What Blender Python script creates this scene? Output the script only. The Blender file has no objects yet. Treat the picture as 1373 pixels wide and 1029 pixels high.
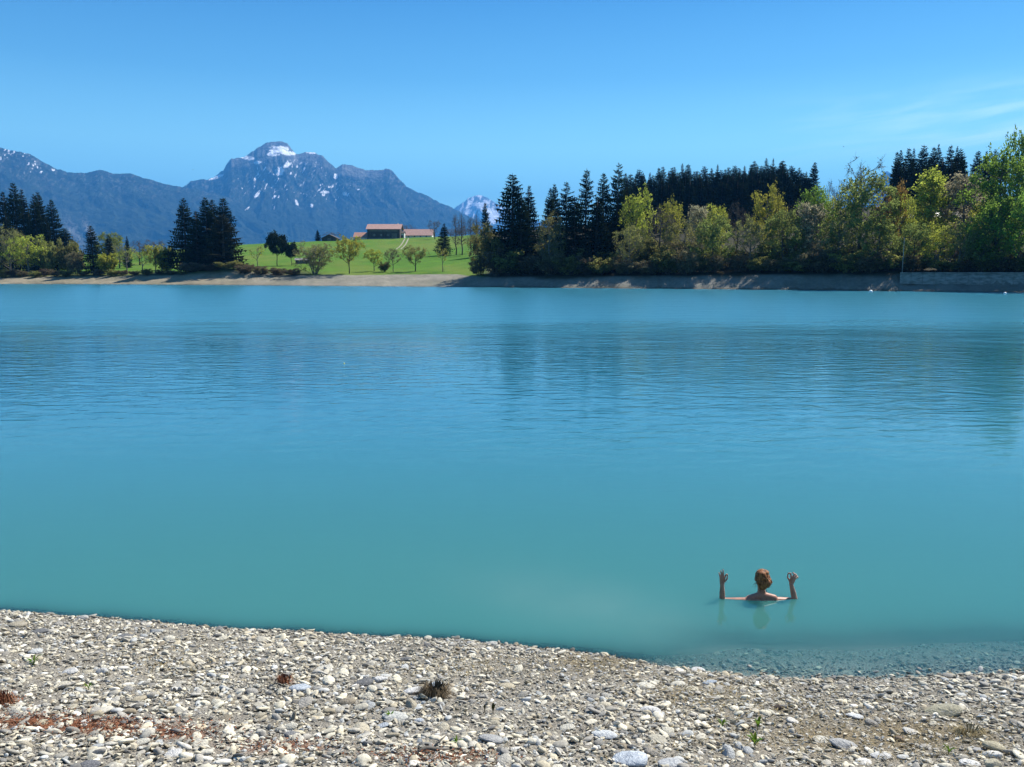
import bpy, bmesh, math, random
import numpy as np
from mathutils import Vector, Matrix

# ------------------------------------------------------------------ camera, sky, sun, exposure
SC = bpy.context.scene
COL = SC.collection
R = math.radians
IMG_W, IMG_H, FPX = 1373.0, 1029.0, 1100.0
CAM_H = 4.07
PITCH = math.atan((514.5 - 362.0) / FPX)
cam_data = bpy.data.cameras.new('camera')
cam = bpy.data.objects.new('camera', cam_data); COL.objects.link(cam)
cam_data.sensor_fit = 'HORIZONTAL'; cam_data.sensor_width = 36.0
cam_data.lens = FPX / IMG_W * 36.0
cam_data.clip_start = 0.1; cam_data.clip_end = 60000
cam.location = (0, 0, CAM_H); cam.rotation_euler = (math.pi / 2 - PITCH, 0, 0)
SC.camera = cam

SUN_AZ, SUN_EL = R(48), R(50)          # azimuth to the right of the view direction (+Y)
SKY_STRENGTH, SUN_STRENGTH = 0.081, 5.0
world = bpy.data.worlds.new('World'); SC.world = world; world.use_nodes = True
wt = world.node_tree; wn = wt.nodes; wl = wt.links
for n in list(wn): wn.remove(n)
w_out = wn.new('ShaderNodeOutputWorld'); w_bg = wn.new('ShaderNodeBackground')
sky = wn.new('ShaderNodeTexSky'); sky.sky_type = 'NISHITA'; sky.sun_disc = False
sky.sun_elevation = SUN_EL; sky.sun_rotation = SUN_AZ
sky.altitude = 800; sky.air_density = 1.25; sky.dust_density = 0.0; sky.ozone_density = 2.0
# clear spring air: the even blue of the photograph
tint = wn.new('ShaderNodeMix'); tint.data_type = 'RGBA'; tint.blend_type = 'MULTIPLY'
tint.inputs[0].default_value = 1.0
wl.new(sky.outputs[0], tint.inputs[6])
# thin cirrus drifting in from the right
geo = wn.new('ShaderNodeNewGeometry')
sep = wn.new('ShaderNodeSeparateXYZ'); wl.new(geo.outputs['Incoming'], sep.inputs[0])
def wmath(op, a, b=None, c=None):
    n = wn.new('ShaderNodeMath'); n.operation = op
    for i, v in enumerate((a, b, c)):
        if v is None: continue
        if isinstance(v, (int, float)): n.inputs[i].default_value = v
        else: wl.new(v, n.inputs[i])
    return n.outputs[0]
dx = wmath('MULTIPLY', sep.outputs[0], -1); dy = wmath('MULTIPLY', sep.outputs[1], -1); dz = wmath('MULTIPLY', sep.outputs[2], -1)
az = wmath('ARCTAN2', dx, dy); el = wmath('ARCSINE', dz)
air = wn.new('ShaderNodeValToRGB'); air.color_ramp.interpolation = 'LINEAR'      # by elevation, the same all round
for i, (e_, c_) in enumerate([(0.0, (0.9, 1.5, 1.6)), (8.0, (0.90, 1.38, 1.25)), (12.5, (0.46, 0.88, 0.98)), (17, (0.27, 0.64, 0.84)), (90, (0.48, 0.82, 1.0))]):
    p_ = e_ / 90.0; el_ = air.color_ramp.elements[0] if i == 0 else (air.color_ramp.elements[-1] if i == 4 else air.color_ramp.elements.new(p_))
    el_.position = p_; el_.color = (c_[0] / 2, c_[1] / 2, c_[2] / 2, 1)
wl.new(wmath('DIVIDE', el, R(90)), air.inputs[0])
air2 = wn.new('ShaderNodeVectorMath'); air2.operation = 'SCALE'; wl.new(air.outputs[0], air2.inputs[0]); air2.inputs[3].default_value = 2.0
wl.new(air2.outputs[0], tint.inputs[7])
comb = wn.new('ShaderNodeCombineXYZ')
wl.new(wmath('MULTIPLY', az, 6.0), comb.inputs[0])
wl.new(wmath('MULTIPLY', wmath('SUBTRACT', el, wmath('MULTIPLY', az, 0.10)), 55.0), comb.inputs[1])
cn = wn.new('ShaderNodeTexNoise'); cn.inputs['Scale'].default_value = 1.0; cn.inputs['Detail'].default_value = 6
cn.inputs['Roughness'].default_value = 0.55; cn.inputs['Distortion'].default_value = 0.6
wl.new(comb.outputs[0], cn.inputs['Vector'])
def wramp(v, a, b):
    n = wn.new('ShaderNodeMapRange'); n.interpolation_type = 'SMOOTHSTEP'
    wl.new(v, n.inputs[0]); n.inputs[1].default_value = a; n.inputs[2].default_value = b
    return n.outputs[0]
cm = wmath('MULTIPLY', wramp(cn.outputs[0], 0.36, 0.82), wramp(az, R(11), R(33)))
cm = wmath('MULTIPLY', cm, wmath('MULTIPLY', wramp(el, R(5.8), R(7.8)), wmath('SUBTRACT', 1.0, wramp(el, R(9.0), R(11.6)))))
cmix = wn.new('ShaderNodeMix'); cmix.data_type = 'RGBA'
wl.new(wmath('MULTIPLY', cm, 0.5), cmix.inputs[0]); wl.new(tint.outputs[2], cmix.inputs[6]); cmix.inputs[7].default_value = (13.0, 15.0, 15.5, 1)
wl.new(cmix.outputs[2], w_bg.inputs[0]); w_bg.inputs[1].default_value = SKY_STRENGTH
wl.new(w_bg.outputs[0], w_out.inputs[0])

sun_data = bpy.data.lights.new('sun', 'SUN'); sun_data.energy = SUN_STRENGTH; sun_data.angle = R(0.53)
sun_data.color = (1.0, 0.945, 0.85)
sun = bpy.data.objects.new('sun', sun_data); COL.objects.link(sun)
sun_dir = Vector((math.sin(SUN_AZ) * math.cos(SUN_EL), math.cos(SUN_AZ) * math.cos(SUN_EL), math.sin(SUN_EL)))
sun.rotation_euler = sun_dir.to_track_quat('Z', 'Y').to_euler(); sun.location = sun_dir * 100

vs = SC.view_settings; vs.view_transform = 'Standard'; vs.look = 'None'; vs.exposure = 0.94; vs.gamma = 1.0; vs.use_curve_mapping = False
SC.render.engine = 'CYCLES'
SC.cycles.use_denoising = True
SC.cycles.max_bounces = 6; SC.cycles.diffuse_bounces = 3; SC.cycles.glossy_bounces = 3; SC.cycles.transparent_max_bounces = 10
SC.cycles.volume_bounces = 0

def nth(k):
    return ['first', 'second', 'third', 'fourth', 'fifth', 'sixth', 'seventh', 'eighth', 'ninth', 'tenth', 'eleventh', 'twelfth', 'thirteenth', 'fourteenth', 'fifteenth', 'sixteenth', 'seventeenth', 'eighteenth', 'nineteenth', 'twentieth'][k] if k < 20 else '%d%s' % (k + 1, {1: 'st', 2: 'nd', 3: 'rd'}.get((k + 1) % 10, 'th'))
random.seed(7); rng = np.random.default_rng(7)

# ------------------------------------------------------------------ small helpers
FWD = np.array([0, math.cos(PITCH), -math.sin(PITCH)]); UPV = np.array([0, math.sin(PITCH), math.cos(PITCH)])
def ray(px, py):
    return FWD + np.array([(px - 686.5) / FPX, 0, 0]) - (py - 514.5) / FPX * UPV
def at_z(px, py, z=0.0):
    d = ray(px, py); t = (z - CAM_H) / d[2]
    return np.array([0, 0, CAM_H]) + d * t
def at_r(px, py, r):
    d = ray(px, py); t = r / math.hypot(d[0], d[1])
    return np.array([0, 0, CAM_H]) + d * t
def project(x, y, z):
    zz = z - CAM_H
    dep = y * FWD[1] + zz * FWD[2]; up = y * UPV[1] + zz * UPV[2]
    dep = np.maximum(dep, 1e-3)
    return 686.5 + FPX * x / dep, 514.5 - FPX * up / dep

def _hash(ix, iy, seed):
    h = (ix.astype(np.int64) * 374761393 + iy.astype(np.int64) * 668265263 + seed * 1442695041) & 0x7fffffff
    h = ((h ^ (h >> 13)) * 1274126177) & 0x7fffffff
    h = ((h ^ (h >> 15)) * 2246822519) & 0x7fffffff
    return (h & 0xffff) / 65535.0
def vnoise(x, y, seed=0):
    x = np.asarray(x, float); y = np.asarray(y, float)
    ix = np.floor(x); iy = np.floor(y); fx = x - ix; fy = y - iy
    fx = fx * fx * (3 - 2 * fx); fy = fy * fy * (3 - 2 * fy)
    a = _hash(ix, iy, seed); b = _hash(ix + 1, iy, seed); c = _hash(ix, iy + 1, seed); d = _hash(ix + 1, iy + 1, seed)
    return (a * (1 - fx) + b * fx) * (1 - fy) + (c * (1 - fx) + d * fx) * fy
def fbm(x, y, seed=0, oct=4):
    s = 0; a = 0.5; tot = 0
    for i in range(oct):
        s = s + a * vnoise(x * 2 ** i + 17.3 * i, y * 2 ** i - 9.1 * i, seed + i); tot += a; a *= 0.5
    return s / tot
def sstep(v, a, b):
    t = np.clip((np.asarray(v, float) - a) / (b - a), 0, 1); return t * t * (3 - 2 * t)

def mesh_np(name, verts, tris=None, quads=None, smooth=True):
    me = bpy.data.meshes.new(name)
    verts = np.asarray(verts, np.float32)
    tris = np.zeros((0, 3), np.int32) if tris is None or len(tris) == 0 else np.asarray(tris, np.int32)
    quads = np.zeros((0, 4), np.int32) if quads is None or len(quads) == 0 else np.asarray(quads, np.int32)
    loops = np.concatenate([tris.ravel(), quads.ravel()])
    nt, nq = len(tris), len(quads)
    me.vertices.add(len(verts)); me.loops.add(len(loops)); me.polygons.add(nt + nq)
    me.vertices.foreach_set('co', verts.ravel())
    me.loops.foreach_set('vertex_index', loops.astype(np.int32))
    starts = np.concatenate([np.arange(nt) * 3, nt * 3 + np.arange(nq) * 4]).astype(np.int32)
    me.polygons.foreach_set('loop_start', starts)
    me.polygons.foreach_set('use_smooth', np.full(nt + nq, smooth, dtype=bool))
    me.update(calc_edges=True); me.validate()
    return me
def set_col(me, cols, name='Col'):
    a = me.color_attributes.new(name, 'FLOAT_COLOR', 'POINT')
    c = np.ones((len(cols), 4), np.float32); c[:, :3] = cols
    a.data.foreach_set('color', c.ravel())
def set_float(me, vals, name):
    a = me.attributes.new(name, 'FLOAT', 'POINT'); a.data.foreach_set('value', np.asarray(vals, np.float32))
def grid_quads(nr, nc):
    i = np.arange(nr * nc).reshape(nr, nc)
    return np.stack([i[:-1, :-1], i[:-1, 1:], i[1:, 1:], i[1:, :-1]], -1).reshape(-1, 4)

def obj(name, me, mat=None, parent=None):
    o = bpy.data.objects.new(name, me); COL.objects.link(o)
    if mat is not None and me is not None and len(me.materials) == 0: me.materials.append(mat)
    if parent is not None: o.parent = parent
    return o
def tag(o, label=None, cat=None, group=None, kind=None):
    if label: o['label'] = label
    if cat: o['category'] = cat
    if group: o['group'] = group
    if kind: o['kind'] = kind
    return o
def empty(name, loc=(0, 0, 0), rz=0, label=None, cat=None, group=None):
    o = bpy.data.objects.new(name, None); COL.objects.link(o); o.empty_display_size = 0.2
    o.location = loc; o.rotation_euler = (0, 0, rz); tag(o, label, cat, group); return o

class MB:
    """collects triangles and quads for one mesh"""
    def __init__(s): s.v = []; s.t = []; s.q = []; s.n = 0
    def add(s, v, t=None, q=None):
        v = np.asarray(v, float).reshape(-1, 3); s.v.append(v)
        if t is not None and len(t): s.t.append(np.asarray(t, int).reshape(-1, 3) + s.n)
        if q is not None and len(q): s.q.append(np.asarray(q, int).reshape(-1, 4) + s.n)
        s.n += len(v)
    def tube(s, pts, rad, sides=5, cap=True):
        pts = np.asarray(pts, float); m = len(pts)
        tan = np.gradient(pts, axis=0); tan /= np.linalg.norm(tan, axis=1)[:, None] + 1e-9
        ref = np.array([0, 0, 1.0]) if abs(tan[0][2]) < 0.9 else np.array([1.0, 0, 0])
        ang = np.arange(sides) / sides * 2 * math.pi; vv = []
        for i in range(m):
            a = np.cross(tan[i], ref); a /= np.linalg.norm(a) + 1e-9; b = np.cross(tan[i], a)
            vv.append(pts[i] + rad[i] * (np.cos(ang)[:, None] * a + np.sin(ang)[:, None] * b))
        q = []
        for i in range(m - 1):
            for k in range(sides):
                k2 = (k + 1) % sides
                q.append((i * sides + k, i * sides + k2, (i + 1) * sides + k2, (i + 1) * sides + k))
        v = np.concatenate(vv); t = []
        if cap:
            c = len(v); v = np.concatenate([v, pts[-1:][:], pts[:1]])
            for k in range(sides):
                k2 = (k + 1) % sides
                t.append(((m - 1) * sides + k, (m - 1) * sides + k2, c)); t.append((k2, k, c + 1))
        s.add(v, t, q)
    def box(s, lo, hi):
        x0, y0, z0 = lo; x1, y1, z1 = hi
        v = [(x0, y0, z0), (x1, y0, z0), (x1, y1, z0), (x0, y1, z0), (x0, y0, z1), (x1, y0, z1), (x1, y1, z1), (x0, y1, z1)]
        s.add(v, None, [(3, 2, 1, 0), (4, 5, 6, 7), (0, 1, 5, 4), (1, 2, 6, 5), (2, 3, 7, 6), (3, 0, 4, 7)])
    def mesh(s, name, smooth=False):
        v = np.concatenate(s.v); t = np.concatenate(s.t) if s.t else None; q = np.concatenate(s.q) if s.q else None
        return mesh_np(name, v, t, q, smooth)

# ------------------------------------------------------------------ materials
def new_mat(name):
    m = bpy.data.materials.new(name); m.use_nodes = True
    nt = m.node_tree
    for n in list(nt.nodes): nt.nodes.remove(n)
    return m, nt
class NT:
    def __init__(s, nt): s.nt = nt
    def node(s, t, **kw):
        n = s.nt.nodes.new(t)
        for k, v in kw.items(): setattr(n, k, v)
        return n
    def set(s, n, i, v):
        if v is None: return
        if isinstance(v, (int, float)):
            n.inputs[i].default_value = v
        elif isinstance(v, (tuple, list)):
            n.inputs[i].default_value = tuple(v) + ((1,) if len(v) == 3 and n.inputs[i].type == 'RGBA' else ())
        else: s.nt.links.new(v, n.inputs[i])
    def math(s, op, a, b=None, c=None, clamp=False):
        n = s.node('ShaderNodeMath', operation=op, use_clamp=clamp)
        for i, v in enumerate((a, b, c)): s.set(n, i, v)
        return n.outputs[0]
    def mix(s, f, a, b, bt='MIX'):
        n = s.node('ShaderNodeMix', data_type='RGBA', blend_type=bt); s.set(n, 0, f); s.set(n, 6, a); s.set(n, 7, b); return n.outputs[2]
    def noise(s, vec, scale, detail=3, rough=0.5, dist=0.0):
        n = s.node('ShaderNodeTexNoise')
        s.set(n, 'Vector', vec); s.set(n, 'Scale', scale); s.set(n, 'Detail', detail); s.set(n, 'Roughness', rough); s.set(n, 'Distortion', dist)
        return n.outputs[0]
    def ramp(s, v, a, b, lo=0.0, hi=1.0):
        n = s.node('ShaderNodeMapRange', interpolation_type='SMOOTHSTEP')
        for i, x in enumerate((v, a, b, lo, hi)): s.set(n, i, x)
        return n.outputs[0]
    def attr(s, name, out='Color'):
        return s.node('ShaderNodeAttribute', attribute_name=name).outputs[out]
    def coord(s, which='Object'): return s.node('ShaderNodeTexCoord').outputs[which]
    def mapping(s, vec, scale=(1, 1, 1), rot=(0, 0, 0)):
        n = s.node('ShaderNodeMapping'); s.set(n, 'Vector', vec); n.inputs['Scale'].default_value = scale; n.inputs['Rotation'].default_value = rot
        return n.outputs[0]
    def bump(s, h, strength=1.0, dist=0.01, normal=None):
        n = s.node('ShaderNodeBump'); s.set(n, 'Height', h); s.set(n, 'Strength', strength); s.set(n, 'Distance', dist)
        if normal is not None: s.set(n, 'Normal', normal)
        return n.outputs[0]
    def out(s, sh, vol=None):
        o = s.node('ShaderNodeOutputMaterial')
        if sh is not None: s.nt.links.new(sh, o.inputs[0])
        if vol is not None: s.nt.links.new(vol, o.inputs[1])
    def principled(s, col, rough=0.8, normal=None, spec=0.3, **kw):
        n = s.node('ShaderNodeBsdfPrincipled'); s.set(n, 'Base Color', col); s.set(n, 'Roughness', rough); s.set(n, 'Specular IOR Level', spec)
        if normal is not None: s.set(n, 'Normal', normal)
        for k, v in kw.items(): s.set(n, k.replace('_', ' '), v)
        return n.outputs[0]

def plain(name, col, rough=0.8, var=0.25, scale=8.0, bump=0.0, spec=0.3, stretch=(1, 1, 1)):
    m, nt = new_mat(name); t = NT(nt)
    c = t.mapping(t.coord(), stretch)
    f = t.noise(c, scale, 4, 0.6)
    lo = tuple(x * (1 - var) for x in col); hi = tuple(min(1, x * (1 + var)) for x in col)
    cc = t.mix(t.ramp(f, 0.3, 0.7), lo, hi)
    nrm = t.bump(f, 1.0, bump) if bump else None
    t.out(t.principled(cc, rough, nrm, spec)); return m

def leaf_mat(name, col, trans=0.45, var=0.35, hue=0.02):
    m, nt = new_mat(name); t = NT(nt)
    rnd = t.node('ShaderNodeObjectInfo').outputs['Random']
    g = t.noise(t.coord(), 0.55, 3, 0.6)
    g2 = t.noise(t.coord(), 4.0, 1, 0.5)
    v = t.math('ADD', t.math('MULTIPLY', g, 0.6), t.math('MULTIPLY', g2, 0.4))
    lo = tuple(x * (1 - var) for x in col); hi = tuple(x * (1 + var) for x in col)
    c = t.mix(t.ramp(v, 0.35, 0.65), lo, hi)
    h = t.node('ShaderNodeHueSaturation'); t.set(h, 'Color', c)
    t.set(h, 'Hue', t.math('ADD', 0.5 - hue, t.math('MULTIPLY', rnd, hue * 2)))
    t.set(h, 'Value', t.math('ADD', 0.8, t.math('MULTIPLY', rnd, 0.4)))
    d = t.node('ShaderNodeBsdfDiffuse'); t.set(d, 0, h.outputs[0])
    tr = t.node('ShaderNodeBsdfTranslucent'); t.set(tr, 0, h.outputs[0])
    mx = t.node('ShaderNodeMixShader'); t.set(mx, 0, trans); t.set(mx, 1, d.outputs[0]); t.set(mx, 2, tr.outputs[0])
    t.out(mx.outputs[0]); return m

M = {}
M['bark'] = plain('bark', (0.075, 0.06, 0.048), 0.9, 0.3, 6, 0.02, stretch=(1, 1, .3))
M['bark_grey'] = plain('bark_grey', (0.14, 0.125, 0.105), 0.9, 0.3, 6, 0.02, stretch=(1, 1, .3))
M['needle'] = leaf_mat('needle', (0.024, 0.037, 0.018), 0.18, 0.45)
M['needle_warm'] = leaf_mat('needle_warm', (0.050, 0.050, 0.028), 0.18, 0.35)
M['lime'] = leaf_mat('leaf_lime', (0.34, 0.36, 0.055), 0.65)
M['olive'] = leaf_mat('leaf_olive', (0.225, 0.225, 0.07), 0.6)
M['green'] = leaf_mat('leaf_green', (0.165, 0.25, 0.04), 0.6)
M['dullgreen'] = leaf_mat('leaf_dull_green', (0.19, 0.225, 0.06), 0.6)
M['blossom'] = leaf_mat('leaf_blossom', (0.34, 0.31, 0.19), 0.5)
M['rust'] = leaf_mat('leaf_rust', (0.25, 0.15, 0.045), 0.5)
M['brownbud'] = leaf_mat('leaf_brown_bud', (0.16, 0.13, 0.075), 0.5)
M['pine'] = leaf_mat('needle_pine', (0.026, 0.040, 0.022), 0.12)
M['wood_dark'] = plain('dark_weathered_boards', (0.060, 0.052, 0.046), 0.85, 0.35, 1.2, 0.01, stretch=(3, 3, .2))
M['roof_pink'] = plain('terracotta_tiles', (0.36, 0.215, 0.18), 0.8, 0.15, 1.0, 0.0)
M['roof_dark'] = plain('dark_roof', (0.07, 0.06, 0.055), 0.8, 0.2, 1.0)
M['roof_orange'] = plain('orange_tiles', (0.36, 0.19, 0.14), 0.8, 0.15, 1.0)
M['plaster'] = plain('white_plaster', (0.72, 0.70, 0.66), 0.85, 0.06, 2.0)
M['white'] = plain('white_paint', (0.78, 0.78, 0.76), 0.35, 0.05, 5.0)
M['pane'] = plain('dark_window_pane', (0.03, 0.035, 0.04), 0.15, 0.1, 2.0, spec=0.6)
M['concrete'] = plain('grey_concrete', (0.22, 0.215, 0.20), 0.9, 0.35, 0.9, 0.01, stretch=(1, 1, 3))
M['metal_pale'] = plain('pale_metal', (0.38, 0.38, 0.36), 0.45, 0.1, 3.0)
M['yellow'] = plain('yellow_paint', (0.7, 0.62, 0.2), 0.4, 0.1, 3.0)
M['bird'] = plain('bird_feathers', (0.05, 0.05, 0.05), 0.8, 0.1, 3.0)

# ------------------------------------------------------------------ the land: one height function
# columns: px, y of far waterline, y of bank top, bank width, y of crest, distance of crest
FAR = np.array([
    (-200, 380.5, 372, 16, 344, 430), (0, 381.0, 371, 16, 345, 430), (120, 381.3, 370, 15, 342, 430), (220, 382.0, 369, 14, 336, 440),
    (310, 382.6, 368, 15, 329, 455), (360, 383.0, 368, 18, 326.5, 460), (430, 383.6, 368.5, 20, 323.5, 470), (500, 384.2, 368.5, 22, 320.5, 480), (560, 384.6, 368, 22, 318.5, 485),
    (610, 385.0, 368, 20, 317, 480), (635, 385.2, 370, 12, 315, 470), (660, 385.4, 371, 7, 312, 450), (720, 386.0, 371, 6, 308, 420),
    (820, 386.8, 370.5, 6, 298, 380), (950, 388.0, 369.5, 6, 286, 360), (1080, 389.2, 367.5, 6, 281, 350), (1180, 390.6, 367, 6.5, 277, 345),
    (1290, 391.6, 367, 6.5, 272, 340), (1373, 392.4, 367, 6.5, 270, 340), (1600, 394.0, 367, 6.5, 268, 340)])
_th, _r0, _wb, _zb, _rc, _zc = [], [], [], [], [], []
for px, ys, yb, wb_, yc, rc_ in FAR:
    p = at_z(px, ys); r0_ = math.hypot(p[0], p[1]); _th.append(math.atan2(p[0], p[1])); _r0.append(r0_); _wb.append(wb_)
    _zb.append(at_r(px, yb, r0_ + wb_)[2]); _rc.append(rc_); _zc.append(at_r(px, yc, rc_)[2])
_th, _r0, _wb, _zb, _rc, _zc = map(np.array, (_th, _r0, _wb, _zb, _rc, _zc))
def r_shore(th):
    return np.interp(th, _th, _r0) + 1.6 * (vnoise(np.asarray(th) * 60, 0 * np.asarray(th), 3) - 0.5) + 0.8 * (vnoise(np.asarray(th) * 230, 0 * np.asarray(th), 5) - 0.5)
NEAR_PX = [(-200, 812), (0, 822), (125, 828), (250, 839), (375, 846), (500, 853), (600, 858), (660, 863), (760, 872), (850, 885), (930, 898), (1000, 908), (1060, 915), (1120, 914), (1180, 912), (1280, 908), (1373, 905), (1600, 902)]
_nw = np.array([at_z(a, b)[:2] for a, b in NEAR_PX])
def w_near(x): return np.interp(x, _nw[:, 0], _nw[:, 1]) + 0.16 * (fbm(np.asarray(x) * 1.3, 0 * np.asarray(x), 8, 3) - 0.5)
BEACH_SLOPE = 0.275
def near_h(x, y):
    x = np.asarray(x, float); y = np.asarray(y, float)
    t = w_near(x) - y                                   # > 0 on land
    land = BEACH_SLOPE * np.minimum(t, 12) + 0.05 * (1 - np.exp(-np.maximum(t, 0) / 0.25)) + 0.10 * (fbm(x * 0.8, y * 0.8, 21, 3) - 0.5) * sstep(t, 0, 1.2)
    d = np.maximum(-t, 0); shallow = sstep(x, -0.5, 2.6)
    dl = 1.1 * d; ds = 0.15 * np.minimum(d, 1.0) + 0.42 * np.maximum(d - 1.0, 0)
    dep = dl * (1 - shallow) + ds * shallow
    return np.where(t > 0, land, -np.minimum(dep, 9.0))
def far_h(x, y):
    th = np.arctan2(x, y); r = np.hypot(x, y)
    r0 = r_shore(th); wb = np.interp(th, _th, _wb); zb = np.interp(th, _th, _zb); rc = np.interp(th, _th, _rc); zc = np.interp(th, _th, _zc)
    t = r - r0
    lake = -np.minimum(9, 0.22 * np.maximum(-t, 0))
    u = np.clip(t / wb, 0, 1)
    th_w = math.atan2(*at_z(1200, 391)[:2]); stepped = sstep(th, th_w - 0.004, th_w + 0.004)
    prof = u * (1 - stepped) + stepped * np.where(u < 0.72, u * 0.42 / 0.72, np.where(u < 0.80, 0.42 + (u - 0.72) / 0.08 * 0.58, 1.0))
    bank = zb * prof + 0.14 * (fbm(x * 0.5, y * 0.5, 31, 3) - 0.5) * sstep(t, 0.5, 3) * (1 - stepped * 0.9)
    v = np.clip((r - r0 - wb) / (rc - r0 - wb), 0, 1)
    hill = zb + (zc - zb) * (0.86 * v + 0.14 * v * v)
    hill = hill + 0.9 * (fbm(x * 0.04, y * 0.04, 41, 3) - 0.5) * sstep(v, 0.02, 0.2) * (1 - sstep(v, 0.8, 1.0))
    back = zc - (zc - 5) * sstep(r, rc, rc + 700) + 0 * r
    z = np.where(t < 0, lake, np.where(t < wb, bank, np.where(r < rc, hill, back)))
    # the knoll that carries the middle group of spruces
    k = at_r(280, 362, 246)
    z = z + 3.3 * np.exp(-(((x - k[0]) / 11.5) ** 2 + ((y - k[1]) / 9.0) ** 2)) * sstep(t, wb * 0.6, wb + 4)
    return z
BX0, BX1, BY0, BY1 = -26.0, 26.0, -9.0, 15.0
def ground_h(x, y):
    n = near_h(x, y)
    inside = np.minimum.reduce([x - BX0, BX1 - x, y - BY0, BY1 - y])
    n = n - 0.5 * sstep(inside, 0.3, 2.5)
    return np.maximum(n, far_h(x, y))
def G(x, y): return float(ground_h(np.array([x]), np.array([y]))[0])
def B(x, y): return float(near_h(np.array([x]), np.array([y]))[0])

# --- ground sheet
th = np.concatenate([np.linspace(-math.pi, R(-46), 48)[:-1], np.linspace(R(-46), R(46), 620), np.linspace(R(46), math.pi, 48)[1:]])
rr = np.concatenate([np.linspace(0.3, 130, 45)[:-1], np.linspace(130, 200, 116)[:-1], np.linspace(200, 270, 60)[:-1], np.linspace(270, 520, 60)[:-1], np.geomspace(520, 19000, 26)])
TH, RR = np.meshgrid(th, rr)
X = RR * np.sin(TH); Y = RR * np.cos(TH)
Z = ground_h(X, Y)
Z = np.where(RR > 1500, np.minimum(Z, 5.0), Z)
me = mesh_np('ground', np.stack([X, Y, Z], -1).reshape(-1, 3), None, grid_quads(len(rr), len(th))[:, ::-1])
r0g = r_shore(TH); wbg = np.interp(TH, _th, _wb); tt = RR - r0g
px_t = np.interp(TH, _th, FAR[:, 0])
gr_tan = np.array([0.25, 0.215, 0.155]); gr_grey = np.array([0.235, 0.215, 0.175]); gr_dark = np.array([0.19, 0.18, 0.155])
meadow = np.array([0.074, 0.165, 0.014]); forest = np.array([0.038, 0.034, 0.020]); wet = np.array([0.12, 0.11, 0.09])
leftness = 1 - sstep(px_t, 250, 420); rightness = sstep(px_t, 625, 665)
bankc = gr_grey + (gr_tan - gr_grey) * leftness[..., None] + (gr_dark - gr_grey) * rightness[..., None]
n1 = fbm(X * 0.35, Y * 0.35, 61, 4)[..., None]
bankc = bankc * (0.75 + 0.5 * n1)
edge = wbg - 1.0 + 5 * (fbm(X * 0.12, Y * 0.12, 63, 3) - 0.5)
vegk = sstep(tt, edge - 1, edge + 1.5)[..., None]
woods = np.maximum(rightness, 0)[..., None]
# brown scrub strip behind the left-hand bank, open grass behind the central beach
scrub = ((1 - sstep(px_t, 400, 445)) * (1 - sstep(tt, wbg + 10, wbg + 22)))[..., None]
veg = meadow * (0.8 + 0.4 * n1); veg = veg + (forest - veg) * np.maximum(woods, scrub * 0.85)
cg = bankc + (veg - bankc) * vegk
cg = np.where((tt < 0.6)[..., None], wet * (0.8 + .4 * n1), cg)
set_col(me, cg.reshape(-1, 3)); set_float(me, (vegk[..., 0] * (1 - woods[..., 0])).ravel(), 'veg')
m, nt = new_mat('ground'); t = NT(nt)
c = t.coord(); col = t.attr('Col'); veg_a = t.attr('veg', 'Fac')
n_a = t.noise(c, 0.12, 4, 0.6); n_b = t.noise(c, 1.3, 3, 0.6)
col = t.mix(t.math('MULTIPLY', t.ramp(t.math('ADD', t.math('MULTIPLY', n_b, 0.5), t.math('MULTIPLY', n_a, 0.5)), 0.38, 0.62), 0.7), col, t.mix(1.0, col, (0.62, 0.68, 0.62), 'MULTIPLY'))
n_c = t.noise(t.mapping(c, (1.0, 0.45, 1)), 0.035, 3, 0.6)
col = t.mix(t.math('MULTIPLY', t.math('MULTIPLY', t.ramp(n_c, 0.42, 0.62), veg_a), 0.6), col, (0.135, 0.165, 0.028))
fl = t.math('MULTIPLY', t.math('MULTIPLY', t.ramp(n_a, 0.56, 0.72), t.ramp(n_b, 0.45, 0.6)), t.math('MULTIPLY', veg_a, 0.45))
col = t.mix(fl, col, (0.26, 0.22, 0.02))
t.out(t.principled(col, 0.95, t.bump(t.noise(c, 2.2, 4, 0.65), 1.0, 0.18), 0.1))
ground = tag(obj('ground', me, m), kind='structure')

# --- beach sheet (foreground gravel bank and shallow lake bed)
xs = np.concatenate([np.linspace(BX0, -8, 40)[:-1], np.linspace(-8, 8, 300), np.linspace(8, BX1, 40)[1:]])
ys = np.concatenate([np.linspace(BY0, 3.5, 40)[:-1], np.linspace(3.5, 11.5, 170), np.linspace(11.5, BY1, 16)[1:]])
X, Y = np.meshgrid(xs, ys); Z = near_h(X, Y)
t_n = w_near(X) - Y
Z = Z + 0.02 * (fbm(X * 5, Y * 5, 71, 3) - 0.5)
PXb, PYb = project(X, Y, Z)
grit = np.array([0.245, 0.222, 0.182]); soil = np.array([0.205, 0.165, 0.105]); rusty = np.array([0.20, 0.080, 0.038]); wetb = np.array([0.24, 0.23, 0.205])
nb = fbm(X * 2.2, Y * 2.2, 73, 4)[..., None]
cb = grit * (0.7 + 0.6 * nb)
def blob(cx, cy, rx, ry): return np.exp(-(((PXb - cx) / rx) ** 2 + ((PYb - cy) / ry) ** 2))
soilm = np.clip(blob(1180, 985, 190, 30) + blob(800, 893, 60, 14) + blob(930, 925, 60, 16) + blob(600, 1015, 90, 14) * .7, 0, 1) * sstep(nb[..., 0], 0.3, 0.55)
rustm = np.clip(blob(40, 968, 70, 8) + blob(130, 975, 90, 9) + blob(235, 988, 60, 7) + blob(380, 1003, 60, 7) + blob(6, 942, 22, 9) + blob(570, 1015, 60, 8), 0, 1) * sstep(nb[..., 0], 0.32, 0.6)
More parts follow.
